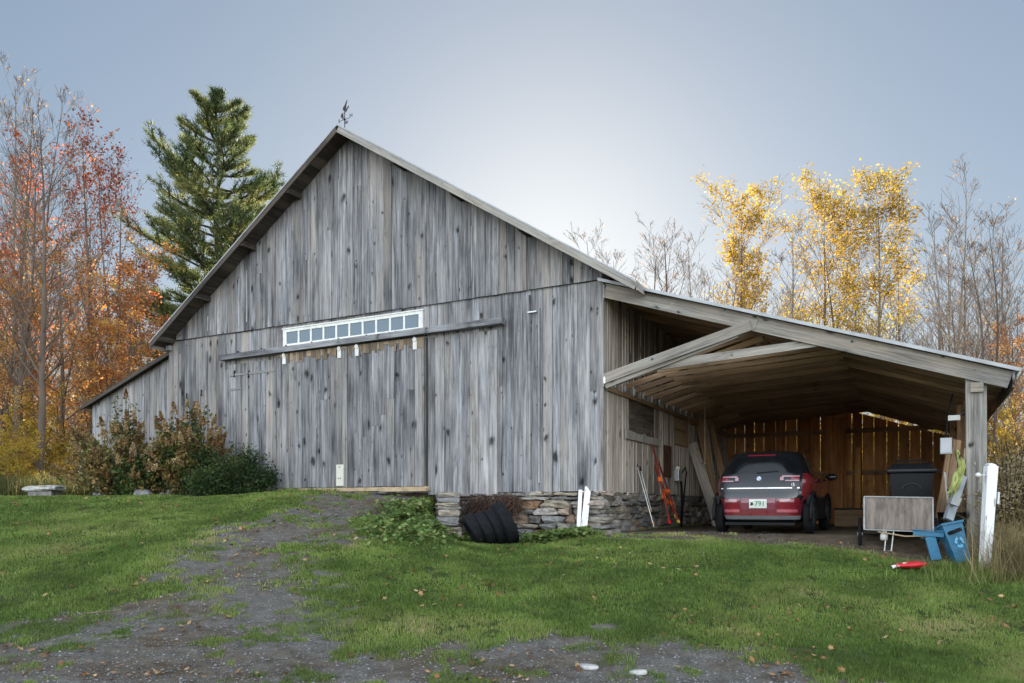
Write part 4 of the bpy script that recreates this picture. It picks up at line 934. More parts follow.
for j in range(nv+1):
    v = j/nv
    for i in range(nu+1):
        u = i/nu-.5; wv = .028+.065*v*(1-.3*v); z = .28-.62*v-.12*abs(u)*(1 if j else 0)+.05*math.sin(u*14+v*5); x = u*wv*2+.06*math.sin(v*4)-.06*v; y = .05*math.sin(u*18+v*7)+.02*math.sin(v*15); vs.append((x, y, z))
for j in range(nv):
    for i in range(nu): a = j*(nu+1)+i; fs.append((a, a+1, a+nu+2, a+nu+1))
m.add(vs, fs); o_ = m.build('cloth', plain('hi_vis_cloth', (.34, .37, .12), .8, 0, .25, 8), t, smooth=True); md = o_.modifiers.new('t', 'SOLIDIFY'); md.thickness = .006
q = lpt(6.2, 1.2, 1.05)
for lb, a, b, wv in (('dark stained board leaning behind the bin toward the post', (936, 540, 13.6), (951, 455, 13.9), .18), ('brown board leaning rightmost behind the bin', (944, 540, 13.3), (957, 440, 13.6), .14)):
    p0 = P(*a); p1 = P(*b); leaning('leaning_board', lb, 'board', p0, p1, wv, .03, M['lumber'], 'boards by the right carport post')
q = P(956, 500, 13.0); q.z = 1.0; t = thing('black_tub', 'dark plastic tub full of tools beside the right post', 'tub', q); m = MB(); m.lathe([(.0, 0), (.22, 0), (.27, .5), (.28, .5), (.28, .53), (.25, .53), (.20, .03), (0, .03)], (0, 0, 0), 'z', 24); m.build('tub', M['black'], t, smooth=True, auto=True)
for (dx, dy, hh2, mt) in ((.05, 0, 1.35, 'lumber'), (-.08, .05, 1.2, 'galv'), (.12, .02, 1.6, 'tan')): m = MB(); m.tube([(dx*.5, dy, .05), (dx*1.6, dy+.05, hh2)], .016, 6); m.build('tool_handle', M[mt], t)
q = lpt(3.45, 10.7, 1.12); t = thing('wide_panel', 'dark upright wooden panel standing against the middle of the back wall', 'panel', q, ANG); m = MB(); m.hexa([(-.36, -.1, 0), (.10, -.1, 0), (.10, -.05, 0), (-.36, -.05, 0), (-.36, .1, 3.2), (.10, .1, 3.2), (.10, .15, 3.2), (-.36, .15, 3.2)]); m.build('board', M['back'], t)
for px, Y, lb in ((852, 20.5, 'low jumble of dark boxes on the floor left of the bin'),):
    q = Vector((at(px, Y), Y, 1.1)); t = thing('storage_crate', lb, 'crate', q, ANG); m = MB(); m.box(-.4, .4, -.3, .3, 0, .45); m.build('box', M['lumber'], t, bevel=.01); m = MB(); m.box(-.42, .42, -.32, .32, .452, .50); m.build('lid', M['black'], t, bevel=.01)
# white flat rocks, stump, twig, fallen leaves
def rock(lab, px, py, Y, sx, sy, sz, mat, nm='rock', cat='rock'):
    x = at(px, Y); g = gz1(x, Y); b = (x, Y, g); mb = MB(b); stone(mb, (x, Y, g+sz*.3), (sx, sy, sz), ((1, 0, 0), (0, 1, 0), (0, 0, 1)), random.uniform(-.05, .05), .9)
    o_ = mb.build(nm, mat, None, smooth=True); o_.location = b; tag(o_, lab, cat); m_ = o_.modifiers.new('s', 'SUBSURF'); m_.levels = 1; m_.render_levels = 1
M['palerock'] = plain('pale_rock', (.42, .41, .39), .9, 0, .3, 9, .5)
rock('flat pale rock in the gravel left of the bottom centre pair', 589, 672, 7.25, .17, .12, .05, M['palerock']); rock('flat pale rock in the gravel, right one of the bottom centre pair', 638, 678, 7.1, .16, .10, .05, M['palerock'])
rock('grey boulder half hidden under the brown flowering bush', 143, 497, 19.0, .40, .3, .24, plain('grey_boulder_stone', (.22, .22, .22), .9, 0, .3, 9, .5), 'boulder')
x = at(45, 21.1); g = gz1(x, 21.1); t = thing('concrete_block', 'pale weathered slab on a grey block at the edge of the woods', 'block', (x, 21.1, g-.15)); m = MB(); m.box(-.32, .32, -.25, .25, 0, .34); m.build('block', M['stone'], t, bevel=.02); m = MB(); stone(m, (0, 0, .42), (.85, .6, .16), ((1, 0, 0), (0, 1, 0), (0, 0, 1)), .05, .9); m.build('slab', M['palerock'], t)
# ================================================================ VEGETATION
def bark(name, a, b, sc_=6): 
    s = NT(name); nz = s.noise(s.mapping(s.obj(), (sc_, sc_, sc_*.25)), 1, 5, .65); s.col(s.ramp(nz, [(.35, a), (.65, b)])); s.set(Roughness=.92); s.b.inputs['Specular IOR Level'].default_value = .15; s.bump(nz, .6, .03); return s.m
M['bark'] = bark('grey_brown_bark', (.07, .052, .042), (.22, .175, .14)); M['barkpale'] = bark('pale_bark', (.12, .095, .075), (.34, .28, .23)); M['barkdark'] = bark('dark_bark', (.03, .022, .018), (.09, .07, .055))
M['red'] = M['red']
M['lred'] = leafm('leaf_red', [(0, (.26, .05, .025)), (.4, (.60, .17, .07)), (.75, (.74, .28, .10)), (1, (.74, .42, .15))], .68)
M['lorange'] = leafm('leaf_orange', [(0, (.34, .13, .05)), (.4, (.66, .30, .09)), (.75, (.78, .46, .13)), (1, (.80, .62, .18))], .7)
M['lyellow'] = leafm('leaf_yellow', [(0, (.30, .19, .03)), (.4, (.54, .36, .05)), (.8, (.64, .47, .08)), (1, (.42, .40, .07))], .55)
M['lbrown'] = leafm('leaf_brown', [(0, (.18, .10, .05)), (.5, (.42, .25, .10)), (1, (.60, .42, .18))], .62)
M['needle'] = leafm('pine_needles', [(0, (.05, .08, .035)), (.45, (.13, .165, .06)), (.8, (.27, .28, .09)), (1, (.46, .40, .15))], .5)
def rotv(d, axis, a): return Matrix.Rotation(a, 3, axis) @ d
def grow(seed, H=1.0, trunk=.010, lean=.03, first=.22, nb=26, spread=.75, up=.5, lens=.34, kids=(5, 4), wob=.05, multi=1, top=1.0, bend=.03):
    """returns branch polylines [(pts, radii, level)] for a unit-height tree"""
    rr = random.Random(seed); out = []
    def branch(p, d, L, r, lev, n):
        pts = [p]; rad = [r]; q = p; dd = d
        for i in range(n):
            dd = (dd+Vector((rr.gauss(0, wob), rr.gauss(0, wob), rr.gauss(0, wob)+up*.10)) ).normalized(); q = q+dd*L/n; pts.append(q); rad.append(max(r*(1-(i+1)/n*.85), .00035))
        out.append((pts, rad, lev))
        if lev < 3:
            m = kids[lev-1] if lev-1 < len(kids) else 3
            m = max(2, int(m*(.7+rr.random()*.6)))
            for j in range(m):
                t = rr.uniform(.25, .98); i = min(int(t*n), n-1); f = t*n-i; pp = pts[i].lerp(pts[i+1], f); dl = (pts[i+1]-pts[i]).normalized()
                ax = dl.cross(Vector((rr.gauss(0, 1), rr.gauss(0, 1), rr.gauss(0, 1)))).normalized(); nd = rotv(dl, ax, rr.uniform(.35, .8)); nd.z += .15*up; nd.normalize()
                branch(pp, nd, L*rr.uniform(.35, .6)*(1.15-t*.5), rad[i]*.55, lev+1, max(3, n-2))
    for mtr in range(multi):
        az = rr.uniform(0, 6.28); ln = lean*(1 if multi == 1 else rr.uniform(1.5, 5)); p = Vector((0, 0, -.01)) if multi == 1 else Vector((rr.gauss(0, .012), rr.gauss(0, .012), -.01)); hh = H*(1 if mtr == 0 else rr.uniform(.7, .97)); n = 14; pts = [p]; rad = [trunk*1.25]
        dd = Vector((math.cos(az)*ln, math.sin(az)*ln, 1)).normalized()
        for i in range(n):
            dd = (dd+Vector((rr.gauss(0, bend), rr.gauss(0, bend), .10))).normalized(); pts.append(pts[-1]+dd*hh/n); rad.append(trunk*(1-(i+1)/n*.93)*(1 if multi == 1 else .8))
        out.append((pts, rad, 0)); m = nb if multi == 1 else int(nb*.6)
        for j in range(m):
            t = first+(1-first)*(j+rr.random())/m; i = min(int(t*n), n-1); pp = pts[i].lerp(pts[i+1], t*n-i); a = j*2.4+rr.random(); el = up+rr.uniform(-.15, .35)
            d = Vector((math.cos(a)*spread, math.sin(a)*spread, el)).normalized(); L = lens*hh*(1.05-.75*((t-first)/(1-first))**1.3*top)*rr.uniform(.6, 1.15)*.62
            branch(pp, d, L, rad[i]*.42, 1, 6)
    return out
def tubes_np(br, minlev_sides=(7, 5, 3, 3)):
    V = []; Fq = []; n0 = 0
    for pts, rad, lev in br:
        k = minlev_sides[min(lev, 3)]; prev = None; ring0 = n0
        for i, p in enumerate(pts):
            d = (pts[min(i+1, len(pts)-1)]-pts[max(i-1, 0)]).normalized(); a = Vector((0, 1, 0)).cross(d) if prev is None else prev-d*prev.dot(d)
            if a.length < .01: a = Vector((1, 0, 0)).cross(d)
            a.normalize(); prev = a; b = d.cross(a)
            for q in range(k): t = 6.2832*q/k; w_ = p+(a*math.cos(t)+b*math.sin(t))*rad[i]; V.append((w_.x, w_.y, w_.z))
            n0 += k
        for i in range(len(pts)-1):
            for q in range(k): q2 = (q+1) % k; Fq.append((ring0+i*k+q, ring0+i*k+q2, ring0+(i+1)*k+q2, ring0+(i+1)*k+q))
    return np.array(V, np.float32), np.array(Fq, np.int32)
def leaf_quads(C, size, r, up=0.0, asp=.6):
    n = len(C); a = r.normal(size=(n, 3)); a /= np.linalg.norm(a, axis=1)[:, None]; b = r.normal(size=(n, 3)); b[:, 2] += up; b = np.cross(a, b); b /= np.linalg.norm(b, axis=1)[:, None]
    s_ = (size*r.uniform(.45, 1.5, n))[:, None]; V = np.stack([C-a*s_/2, C+b*s_*asp/2, C+a*s_/2, C-b*s_*asp/2], 1).reshape(-1, 3)
    return V, np.arange(4*n).reshape(n, 4)
def sample_br(br, n, r, levs=(2, 3), zmin=0, zmax=2, jitter=.006, clump=0, keep=1.0):
    br = [b for b in br if b[2] < 1 or r.random() < keep]
    segs = [(p[i], p[i+1]) for p, _, l in br if l in levs for i in range(len(p)-1) if zmin < p[i].z < zmax]
    if clump:
        A = np.array([tuple(s[0]) for s in segs]); nz = fbm(A[:, 0]*9+A[:, 2]*5, A[:, 1]*9+A[:, 2]*11, 3); keep = nz > clump; segs = [s for s, k in zip(segs, keep) if k] or segs
    A = np.array([tuple(s[0]) for s in segs]); B = np.array([tuple(s[1]) for s in segs]); i = r.integers(0, len(A), n); t = r.random((n, 1)); return A[i]*(1-t)+B[i]*t+r.normal(0, jitter, (n, 3))
PROTO = {}
def tree_proto(key, name, br, barkm, leaves):
    """unit height meshes (built at 1 m, scaled when placed)"""
    V, Fq = tubes_np(br); parts = [('trunk', V, Fq, None, barkm)]
    for (nm, LV, LF, T, m) in leaves: parts.append((nm, LV, LF, T, m))
    PROTO[key] = (name, parts, {})
def plant_tree(key, px, Y, H, label, cat='tree', rz=None, group=None, x=None, sxy=1.0, z=None):
    name, parts, cache = PROTO[key]; x = at(px, Y) if x is None else x; g = gz1(x, Y)-.1 if z is None else z
    t = thing(name, label, cat, (x, Y, g), random.uniform(0, 6.28) if rz is None else rz, group); t.scale = (H*sxy, H*sxy, H)
    for nm, V, Fc, T, m in parts:
        if nm not in cache: o_ = np_mesh(nm, V, Fc, T, m); cache[nm] = o_.data
        else: o_ = bpy.data.objects.new(nm, cache[nm]); COL.objects.link(o_)
        o_.parent = t
    return t
def crown(br, n, size, mat, r, **k):
    C = sample_br(br, n, r, **k); V, f = leaf_quads(C, size, r); T = np.clip(.5+(fbm(C[:, 0]*11+3, C[:, 2]*11+C[:, 1]*7, 3)-.5)*1.8+r.normal(0, .14, len(C)), 0, 1); return ('leaves', V, f, T, mat)
r = np.random.default_rng(21)
# bare trees
for k, (sd, kw) in enumerate([(1, dict(nb=34, spread=.55, up=.95, lens=.42, trunk=.0075)), (2, dict(nb=30, spread=.6, up=.9, lens=.45, trunk=.008, multi=2)), (3, dict(nb=28, spread=.75, up=.7, lens=.42, trunk=.0095, first=.3)), (4, dict(nb=30, spread=.5, up=1.1, lens=.45, trunk=.0065, multi=4, first=.2))]):
    b = grow(sd, kids=(6, 4), **kw); tree_proto('bare%d' % k, 'bare_tree', b, M['barkpale' if k in (0, 3) else 'bark'], [crown(b, 420, .0048, M['lbrown'], r)])
# red maples with leaves scattered toward the top
for k, sd in enumerate((11, 12, 13)):
    b = grow(sd, nb=30, spread=.6, up=.85, lens=.46, trunk=.0085, kids=(6, 4), multi=(1, 2, 3)[k])
    tree_proto('red%d' % k, 'red_maple', b, M['bark'], [crown(b, 3000, .0068, M['lred'], r, zmin=.42, keep=.45, jitter=.009), ])
for k, sd in enumerate((14, 15, 16)):
    b = grow(sd, nb=26, spread=.75, up=.6, lens=.5, trunk=.010, kids=(6, 4), first=.15, multi=(1, 3, 1)[k])
    tree_proto('orange%d' % k, 'orange_maple', b, M['bark'], [crown(b, 6200, .0085, (M['lorange'], M['lorange'], M['lred'])[k], r, keep=.5, zmin=.12, jitter=.012)])
for k, sd in enumerate((17, 18, 19)):
    b = grow(sd, nb=34, spread=.5, up=1.0, lens=.36, trunk=.0065, kids=(6, 5), first=.28, top=.55, bend=.012, lean=.01)
    tree_proto('yellow%d' % k, 'yellow_aspen', b, M['barkpale'], [crown(b, 6800, .0066, M['lyellow'], r, zmin=(.52, .60, .58)[k], keep=.55, jitter=.010), crown(b, 900, .0065, M['lyellow'], r, zmin=.3, keep=.4, jitter=.01)])
    nm, parts, c = PROTO['yellow%d' % k]; p2 = list(parts[2]); p2[0] = 'lower_leaves'; parts[2] = tuple(p2)
# thicket shrubs (unit height)
for k, sd in enumerate((31, 32, 33)):
    b = grow(sd, nb=18, spread=.9, up=.8, lens=.7, trunk=.006, kids=(6, 4), first=.05, multi=6, lean=.10)
    tree_proto('shrub%d' % k, 'thicket_shrub', b, M['barkdark' if k else 'bark'], [crown(b, 4200, .021, (M['lyellow'], M['lbrown'], M['lyellow'])[k], r, clump=.40, jitter=.02)])
# ---- white pine
def pine(seed):
    rr = random.Random(seed); r = np.random.default_rng(seed); br = []; n = 16; pts = [Vector((0, 0, -.01))]; rad = [.014]
    for i in range(n): pts.append(pts[-1]+Vector((rr.gauss(0, .002), rr.gauss(0, .002), 1/n))); rad.append(.014*(1-(i+1)/n*.95)+.0004)
    br.append((pts, rad, 0)); C = []; D = []
    z = .10
    while z < .985:
        nb = rr.choice((3, 4, 5, 5)); a0 = rr.uniform(0, 6.28)
        for j in range(nb):
            az = a0+6.28*j/nb+rr.uniform(-.35, .35); u = (z-.1)/.885
            L = (.165*(1-u)**.42*(1-.35*(1-u)**3)+.045*(1-u**4)+.02)*rr.uniform(.72, 1.15)
            if rr.random() < .05: L *= .5
            up_ = -.16+.46*u+rr.uniform(-.1, .15); i = min(int(z*n), n-1); p = pts[i].lerp(pts[i+1], z*n-i); d = Vector((math.cos(az), math.sin(az), up_)).normalized(); bp = [p]; q = p
            for k in range(6): d = (d+Vector((rr.gauss(0, .09), rr.gauss(0, .09), .06))).normalized(); q = q+d*L/6; bp.append(q)
            br.append((bp, [.0035*(1-k/7) for k in range(7)], 1))
            for k in range(2, 7):
                for sgn in (-1, 1, 1 if rr.random() < .5 else -1):
                    dd = (bp[k]-bp[k-1]).normalized(); sd_ = rotv(dd, Vector((0, 0, 1)), sgn*rr.uniform(.4, 1.0)); sd_.z += .30; sd_.normalize(); l2 = L*.50*(1.2-k/8)*rr.uniform(.6, 1.2); e = bp[k]+sd_*l2
                    br.append(([bp[k], bp[k].lerp(e, .5)+Vector((0, 0, .002)), e], [.0012, .0008, .0004], 2))
                    m = max(2, int(l2/.0085))
                    for w_ in range(m): C.append(tuple(bp[k].lerp(e, (w_+.6)/m))); D.append(tuple(sd_))
            C.append(tuple(bp[-1])); D.append(tuple(d))
        z += rr.uniform(.019, .033)
    C = np.array(C); D = np.array(D); k = 12; n = len(C); Cc = np.repeat(C, k, 0)+r.normal(0, .0028, (n*k, 3)); Dd = np.repeat(D, k, 0)*.7+r.normal(0, .75, (n*k, 3)); Dd[:, 2] += .5; Dd /= np.linalg.norm(Dd, axis=1)[:, None]
    ln = r.uniform(.008, .016, (n*k, 1)); sd_ = np.cross(Dd, r.normal(size=Dd.shape)); sd_ /= np.linalg.norm(sd_, axis=1)[:, None]; wv = .0009
    V = np.stack([Cc-sd_*wv, Cc+sd_*wv, Cc+Dd*ln], 1).reshape(-1, 3); f = np.arange(len(V)).reshape(-1, 3)
    T = np.clip(np.repeat(.4+(fbm(C[:, 0]*25, C[:, 2]*25, 3)-.5)*1.2, k)+r.normal(0, .15, n*k), 0, 1)
    print('pine tris', len(f)); return br, ('needles', V, f, T, M['needle'])
pb, pn = pine(5); tree_proto('pine', 'white_pine', pb, M['barkdark'], [pn])
Yp = 44.; plant_tree('pine', 213, Yp, zt(94, Yp)-gz1(at(213, Yp), Yp), 'tall green white pine rising behind the left slope of the barn roof', 'pine tree', rz=2.2, sxy=1.12)
# ---- named individuals left
def T_(key, px, Y, topy, label, group=None, sxy=1., cat='tree'): 
    x = at(px, Y); return plant_tree(key, px, Y, (zt(topy, Y)-gz1(x, Y))*((.95 if 'bare' in key else .86) if px > 560 else .97), label, cat, group=group, sxy=sxy)
GL = 'autumn trees left of the barn'
T_('bare0', 18, 34, 62, 'tallest bare pale tree at the far left edge', GL); T_('bare1', 48, 36, 78, 'bare forked tree beside the tallest one at far left', GL)
T_('red0', 88, 33, 112, 'red topped maple left of the pine', GL, 1.1); T_('red1', 122, 36, 150, 'forked red maple just left of the pine', GL, 1.0); T_('red2', 5, 30, 130, 'many stemmed red maple cut by the left frame edge', GL, 1.2)
T_('orange0', 62, 29, 225, 'orange maple with thick low crown at the wood edge', GL, 1.2); T_('orange1', 128, 34, 240, 'bright orange maple between barn roof and red trees', GL, 1.2); T_('orange2', 152, 40, 262, 'red-orange maple touching the barn roof edge', GL, 1.2)
T_('orange0', 20, 27, 270, 'low orange tree behind the twin trunks', GL, 1.1); T_('bare2', 38, 25.5, 120, 'grey forked tree with the thickest trunk at wood edge', GL, 1.25); T_('bare2', 16, 26.5, 150, 'dark trunked tree left of the thick forked one', GL, 1.2)
T_('red0', 42, 40, 160, 'slim red tree deeper in the left woods', GL, 1.2); T_('orange1', 92, 30, 300, 'small golden tree against the lean-to corner', GL, 1.3)
# ---- right
GR = 'autumn trees behind the carport'
T_('yellow0', 742, 40, 166, 'yellow aspen with dense crown leftmost of the yellow trees', GR, 1.5); T_('yellow1', 822, 41, 158, 'narrow yellow aspen second from the left', GR, 1.4)
T_('yellow2', 880, 38, 148, 'tallest yellow aspen right of centre in the row', GR, 1.5); T_('bare3', 950, 34, 152, 'tall many stemmed bare tree right of the yellow aspens', GR, 1.5)
T_('bare0', 790, 37, 212, 'bare tree standing between the first two yellow aspens', GR, 1.4); T_('bare1', 850, 42, 230, 'forked bare tree between second and third yellow aspens', GR, 1.4)
T_('bare3', 690, 42, 232, 'bushy bare tree left of the first yellow aspen', GR, 1.6); T_('bare1', 610, 46, 228, 'bare treetop just above the barn roof end', GR, 1.4); T_('bare2', 655, 44, 232, 'wide bare tree above the carport roof start', GR, 1.3); T_('orange1', 652, 52, 262, 'small orange tree seen between bare ones above the roof', GR, 1.)
T_('bare0', 1015, 40, 205, 'bare pale tree at the right frame edge', GR, 1.4); T_('orange0', 1012, 30, 290, 'golden leaved tree at the right edge above the carport eave', GR, 1.3); T_('yellow2', 818, 50, 360-40, 'small yellow tree low between the bare trunks', GR, 1.8)
T_('bare2', 915, 44, 250, 'bare tree right behind the tallest aspen', GR, 1.3); T_('bare1', 980, 30, 215, 'bare forked tree behind the right carport eave', GR, 1.3)
# ---- background woods: copies, told apart by nothing
rr = random.Random(99)
def woods(n, x0, x1, Y0, Y1, h0, h1, keys, label, grp, sxy=(1.1, 1.6)):
    for i in range(n):
        Y = rr.uniform(Y0, Y1); px = rr.uniform(x0, x1); x = at(px, Y)
        plant_tree(rr.choice(keys), px, Y, rr.uniform(h0, h1), label, 'tree', group=grp, sxy=rr.uniform(*sxy))
woods(22, -130, 175, 52, 90, 12, 19, ['bare0', 'bare1', 'red0', 'red1', 'bare3', 'bare2', 'orange1'], 'slender autumn tree deep in the woods left of the barn', 'deep woods left of the barn')
woods(5, -60, 120, 29, 36, 4, 6.5, ['orange0', 'orange1', 'red2', 'bare2'], 'low orange tree along the edge of the left woods', 'low trees at the left wood edge', (1.2, 1.7))
woods(40, 590, 1120, 40, 75, 10, 15.5, ['bare0', 'bare1', 'bare2', 'bare3'], 'bare tree in the thin woods far behind the carport', 'thin woods behind the carport')
woods(8, 600, 1100, 46, 75, 6, 9, ['yellow0', 'orange1', 'yellow2'], 'small yellow tree in the thin woods far behind the carport', 'yellow trees far behind the carport')
for i in range(26):
    Y = rr.uniform(24.5, 34); plant_tree(rr.choice(['shrub0', 'shrub1', 'shrub2']), rr.uniform(-60, 120), Y, rr.uniform(1.6, 3.8), 'rusty leaved shrub in the undergrowth left of the barn', 'shrub', group='undergrowth left of the barn', sxy=rr.uniform(.8, 1.2))
for i in range(34):
    Y = rr.uniform(15, 34); px = rr.uniform(975, 1130); x = at(px, Y); lx, ly = wb(x, Y)
    if lx < 8.3 and ly < 12.5: continue
    if Y < 17 and px < 1010: px = 1020
    plant_tree(rr.choice(['shrub0', 'shrub0', 'shrub1', 'shrub2']), px, Y, rr.uniform(2.2, 4.2) if Y > 19 else rr.uniform(1.8, 2.8), 'golden leaved shrub in the thicket right of the carport', 'shrub', group='thicket right of the carport', sxy=rr.uniform(.8, 1.1))
for i in range(30):
    Y = rr.uniform(32, 44); px = rr.uniform(600, 1100); plant_tree(rr.choice(['shrub0', 'shrub1', 'shrub2']), px, Y, rr.uniform(3, 6), 'rusty golden shrub in the brush behind the carport', 'shrub', group='brush behind the carport', sxy=rr.uniform(.9, 1.3))
# ---- near shrub at right behind the white post
# ---- flowering bush (hydrangea) in front of the barn's left corner
def bush(name, label, cx_, Yc, Wd, Dp, H, nshoot, leafmat, flower, seed, leafsize=.075, shape=None, gnd=None):
    rr = random.Random(seed); r = np.random.default_rng(seed); g = gz1(cx_, Yc) if gnd is None else gnd; t = thing(name, label, 'shrub', (cx_, Yc, g-.05)); br = []; LC = []; FV = []; FT = []
    for i in range(nshoot):
        a = rr.uniform(0, 6.28); rad = math.sqrt(rr.random()); ex_ = math.cos(a)*rad*Wd/2; ey_ = math.sin(a)*rad*Dp/2; hmax = H*(shape(ex_/(Wd/2)) if shape else 1)*math.sqrt(max(.05, 1-.75*rad*rad)); ht = hmax*rr.uniform(.45, 1.0)
        b0 = Vector((ex_*.25, ey_*.25, 0)); e = Vector((ex_, ey_, ht)); m = b0.lerp(e, .5)+Vector((0, 0, ht*.12)); pts = [b0.lerp(m, .5)*1.0, m, e]; pts = [b0]+pts
        br.append((pts, [.012, .010, .007, .004], 1)); d = (e-m).normalized()
        n = rr.randint(50, 75)
        for k in range(n): u = rr.uniform(.15, 1); q = b0.lerp(m, u*2) if u < .5 else m.lerp(e, u*2-1); LC.append(tuple(q+Vector((rr.gauss(0, .10), rr.gauss(0, .10), rr.gauss(0, .09)))))
        if flower and rr.random() < .55:
            L = rr.uniform(.16, .34); k = 230; u = r.random(k)**.7; rad_ = .085*(1-u*.85)*r.uniform(.6, 1, k)*(L/.24); an = r.uniform(0, 6.28, k); c = np.array(tuple(e))+np.array(tuple(d))*((u*L)[:, None]); c[:, 0] += np.cos(an)*rad_; c[:, 1] += np.sin(an)*rad_; c[:, 2] += r.normal(0, .02, k); FV.append(c); FT.append(np.clip(rr.random()*.7+r.normal(.15, .15, k), 0, 1))
    V, f = tubes_np(br); np_mesh('stems', V, f, None, M['barkdark'], t)
    LC = np.array(LC); LC[:, 2] = np.maximum(LC[:, 2], .04); V, f = leaf_quads(LC, leafsize, r, asp=.62); np_mesh('leaves', V, f, np.clip(r.random(len(LC))*.6+(fbm(LC[:, 0]*2.2, LC[:, 2]*2.2+LC[:, 1], 3)-.5)*1.6+.2, 0, 1), leafmat, t)
    if FV: C = np.concatenate(FV); V, f = leaf_quads(C, .036, r, asp=.9); np_mesh('flower_heads', V, f, np.concatenate(FT), flower, t)
    return t
M['hleaf'] = leafm('hydrangea_leaf', [(0, (.03, .055, .018)), (.4, (.07, .11, .03)), (.6, (.16, .15, .045)), (.85, (.26, .17, .06)), (1, (.34, .19, .07))], .25, .5)
M['hflower'] = leafm('dried_flower', [(0, (.14, .08, .035)), (.5, (.32, .205, .09)), (.85, (.50, .37, .20)), (1, (.68, .58, .42))], .25, .8)
M['gleaf'] = leafm('green_leaf', [(0, (.018, .042, .014)), (.6, (.045, .08, .022)), (1, (.10, .14, .04))], .25, .6)
bush('hydrangea_bush', 'big bush with rusty dried flower cones at the barn left corner', at(128, 19.4), 19.4, 3.5, 1.7, 2.75, 230, M['hleaf'], M['hflower'], 3, .085, shape=lambda u: .72+.28*math.cos(u*9+.4)*math.exp(-u*u*.4))
bush('hydrangea_bush', 'narrower rusty flowered bush right next to the big one', at(190, 19.2), 19.2, 1.8, 1.2, 2.5, 120, M['hleaf'], M['hflower'], 4, .085)
bush('green_shrub', 'low dark green feathery shrub at the foot of the barn wall', at(238, 18.9), 18.9, 2.0, 1.0, 1.35, 150, M['gleaf'], None, 6, .06)
bush('green_shrub', 'small dark green shrub between the flowering bush and feathery one', at(207, 18.6), 18.6, 1.0, .8, .9, 60, M['gleaf'], None, 7, .06)
M['sleaf'] = leafm('seedy_weed', [(0, (.18, .14, .06)), (.5, (.36, .28, .13)), (.85, (.52, .42, .24)), (1, (.6, .54, .40))], .55, .8)
bush('seedy_bush', 'pale seedy brown bush right behind the white post', at(1008, 12.6), 12.6, 1.5, 1.6, 1.75, 130, M['sleaf'], None, 8, .04)
bush('seedy_bush', 'taller seedy bush at the right frame edge', at(1035, 14.3), 14.3, 2.0, 2.0, 2.5, 150, M['sleaf'], None, 9, .045)
# ---- tall dry grass, weeds, vines
def tallgrass(name, n, X, Y, h, mat, seed, wd=.008, lean=.8, mx=None):
    r = np.random.default_rng(seed); V, f = blades(X, Y, h, np.full(len(X), wd), r, lean); T = np.repeat(np.clip(r.random(len(X))*.8+.1, 0, 1), 3); return tag(np_mesh(name, V, f, T, mat), kind='stuff')
M['dry'] = leafm('dry_grass', [(0, (.10, .12, .03)), (.3, (.22, .18, .08)), (.7, (.38, .29, .15)), (1, (.50, .42, .26))], .35, .8)
r = np.random.default_rng(44); n = 3800; Y = r.uniform(10.6, 13.4, n); X = at(1022, 11.8)+r.normal(0, .34, n)+(Y-11.8)*.5; tallgrass('dry_tall_grass', n, X, Y, r.uniform(.25, .95, n), M['dry'], 45, .009, 1.2)
n = 1800; Y = r.uniform(10.6, 11.6, n); X = at(985, 11.2)+r.normal(0, .45, n); tallgrass('long_grass', n, X, Y, r.uniform(.08, .26, n), M['grass'], 46, .008, 1.2)
n = 26000; Y = r.uniform(21.5, 30, n); X = r.uniform(-.78, -.42, n)*Y; k = ~occupied(X, Y) & (wb(X, Y)[0] < -16.4); X, Y = X[k], Y[k]
M['weed'] = leafm('weeds', [(0, (.03, .05, .015)), (.4, (.08, .10, .03)), (.75, (.18, .15, .06)), (1, (.34, .26, .13))], .35, .8); tallgrass('tall_weeds', n, X, Y, r.uniform(.2, .9, len(X))*(.5+fbm(X*1.2, Y*1.2, 3)), M['weed'], 47, .02, .7)
n = 20000; Y = r.uniform(13.5, 32, n); X = at(1005, 1.)*Y+r.uniform(0, 6, n); k = (wb(X, Y)[0] > 7.6); X, Y = X[k], Y[k]; tallgrass('tall_weeds', n, X, Y, r.uniform(.2, .8, len(X)), M['weed'], 48, .02, .8)
# vines with round leaves on the ramp shoulder and below the wall
r = np.random.default_rng(50); n = 11000; u = r.random(n); 
A = np.stack([r.normal(-1.9, .38, n), r.normal(14.7, .8, n)], 1); B = np.stack([r.uniform(.2, 1.5, n), r.normal(14.95, .22, n)], 1); XY = np.where((u < .55)[:, None], A, B); nz = fbm(XY[:, 0]*3, XY[:, 1]*3, 3); XY = XY[nz > .46]; C = np.concatenate([XY, (gz(XY[:, 0], XY[:, 1])+r.uniform(.03, .18, len(XY)))[:, None]], 1)
k = ~occupied(C[:, 0], C[:, 1]); C = C[k]
a = r.uniform(0, 6.28, len(C)); tl = r.uniform(-.9, .9, len(C)); hx = np.stack([np.cos(a), np.sin(a), tl*0], 1); hy = np.stack([-np.sin(a)*np.cos(tl), np.cos(a)*np.cos(tl), np.sin(tl)], 1); sz = r.uniform(.020, .050, len(C))[:, None]
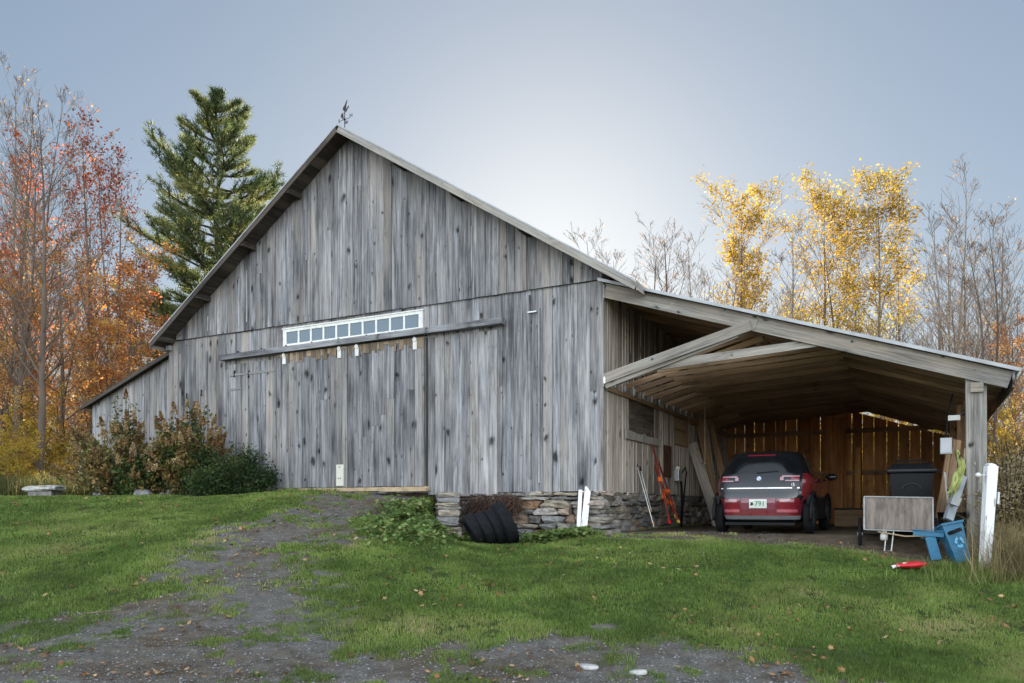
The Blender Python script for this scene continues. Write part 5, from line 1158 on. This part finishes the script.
hexp = [(math.cos(t), math.sin(t)) for t in np.linspace(0, 2*math.pi, 7)[:-1]]; V = np.stack([C+hx*sz*p+hy*sz*q for p, q in hexp], 1).reshape(-1, 3); f = np.arange(len(V)).reshape(-1, 6)
M['vine'] = leafm('vine_leaf', [(0, (.10, .17, .05)), (.5, (.19, .28, .08)), (.85, (.28, .36, .13)), (1, (.40, .36, .13))], .4, .5)
tag(np_mesh('ground_ivy', V, f, r.random(len(C)), M['vine']), kind='stuff')
# fallen leaves
r = np.random.default_rng(60); n = 2600; Y = 6.8+r.random(n)**1.3*11; X = r.uniform(-.7, .72, n)*Y; k = ~occupied(X, Y) & ~((wb(X, Y)[0] > 0) & (wb(X, Y)[1] > 0)) & (fbm(X*.8, Y*.8, 3) > .45); X, Y = X[k], Y[k]; n = len(X); C = np.stack([X, Y, gz(X, Y)+.03], 1); a = r.uniform(0, 6.28, n)
sz = (r.uniform(.015, .038, n)*(.6+.06*Y))[:, None]; tx = r.normal(0, .35, n); hx = np.stack([np.cos(a), np.sin(a), tx], 1); hy = np.stack([-np.sin(a), np.cos(a), r.normal(0, .35, n)], 1)
lf = [(1, 0), (.45, .3), (.5, .8), (0, .5), (-.5, .75), (-.5, .15), (-1, 0), (-.5, -.3), (-.4, -.8), (0, -.45), (.5, -.75), (.4, -.25)]; V = np.stack([C+hx*sz*p+hy*sz*q for p, q in lf], 1).reshape(-1, 3); f = np.arange(len(V)).reshape(-1, 12)
M['fallen'] = leafm('fallen_leaf', [(0, (.12, .06, .03)), (.5, (.28, .14, .06)), (.9, (.46, .28, .13)), (1, (.6, .45, .25))], .1, .8); tag(np_mesh('fallen_leaves', V, f, r.random(n), M['fallen']), kind='stuff')
# twig on the lawn
x, y = at(98, 8.9), 8.9; g = gz1(x, y); o_ = MB((x, y, g)); o_.tube([(x-.16, y-.1, g+.05), (x, y, g+.06), (x+.2, y+.12, g+.07)], [.006, .008, .004], 5); t = o_.build('fallen_twig', M['barkpale']); t.location = (x, y, g); tag(t, 'thin fallen twig on the gravel edge at left', 'twig')
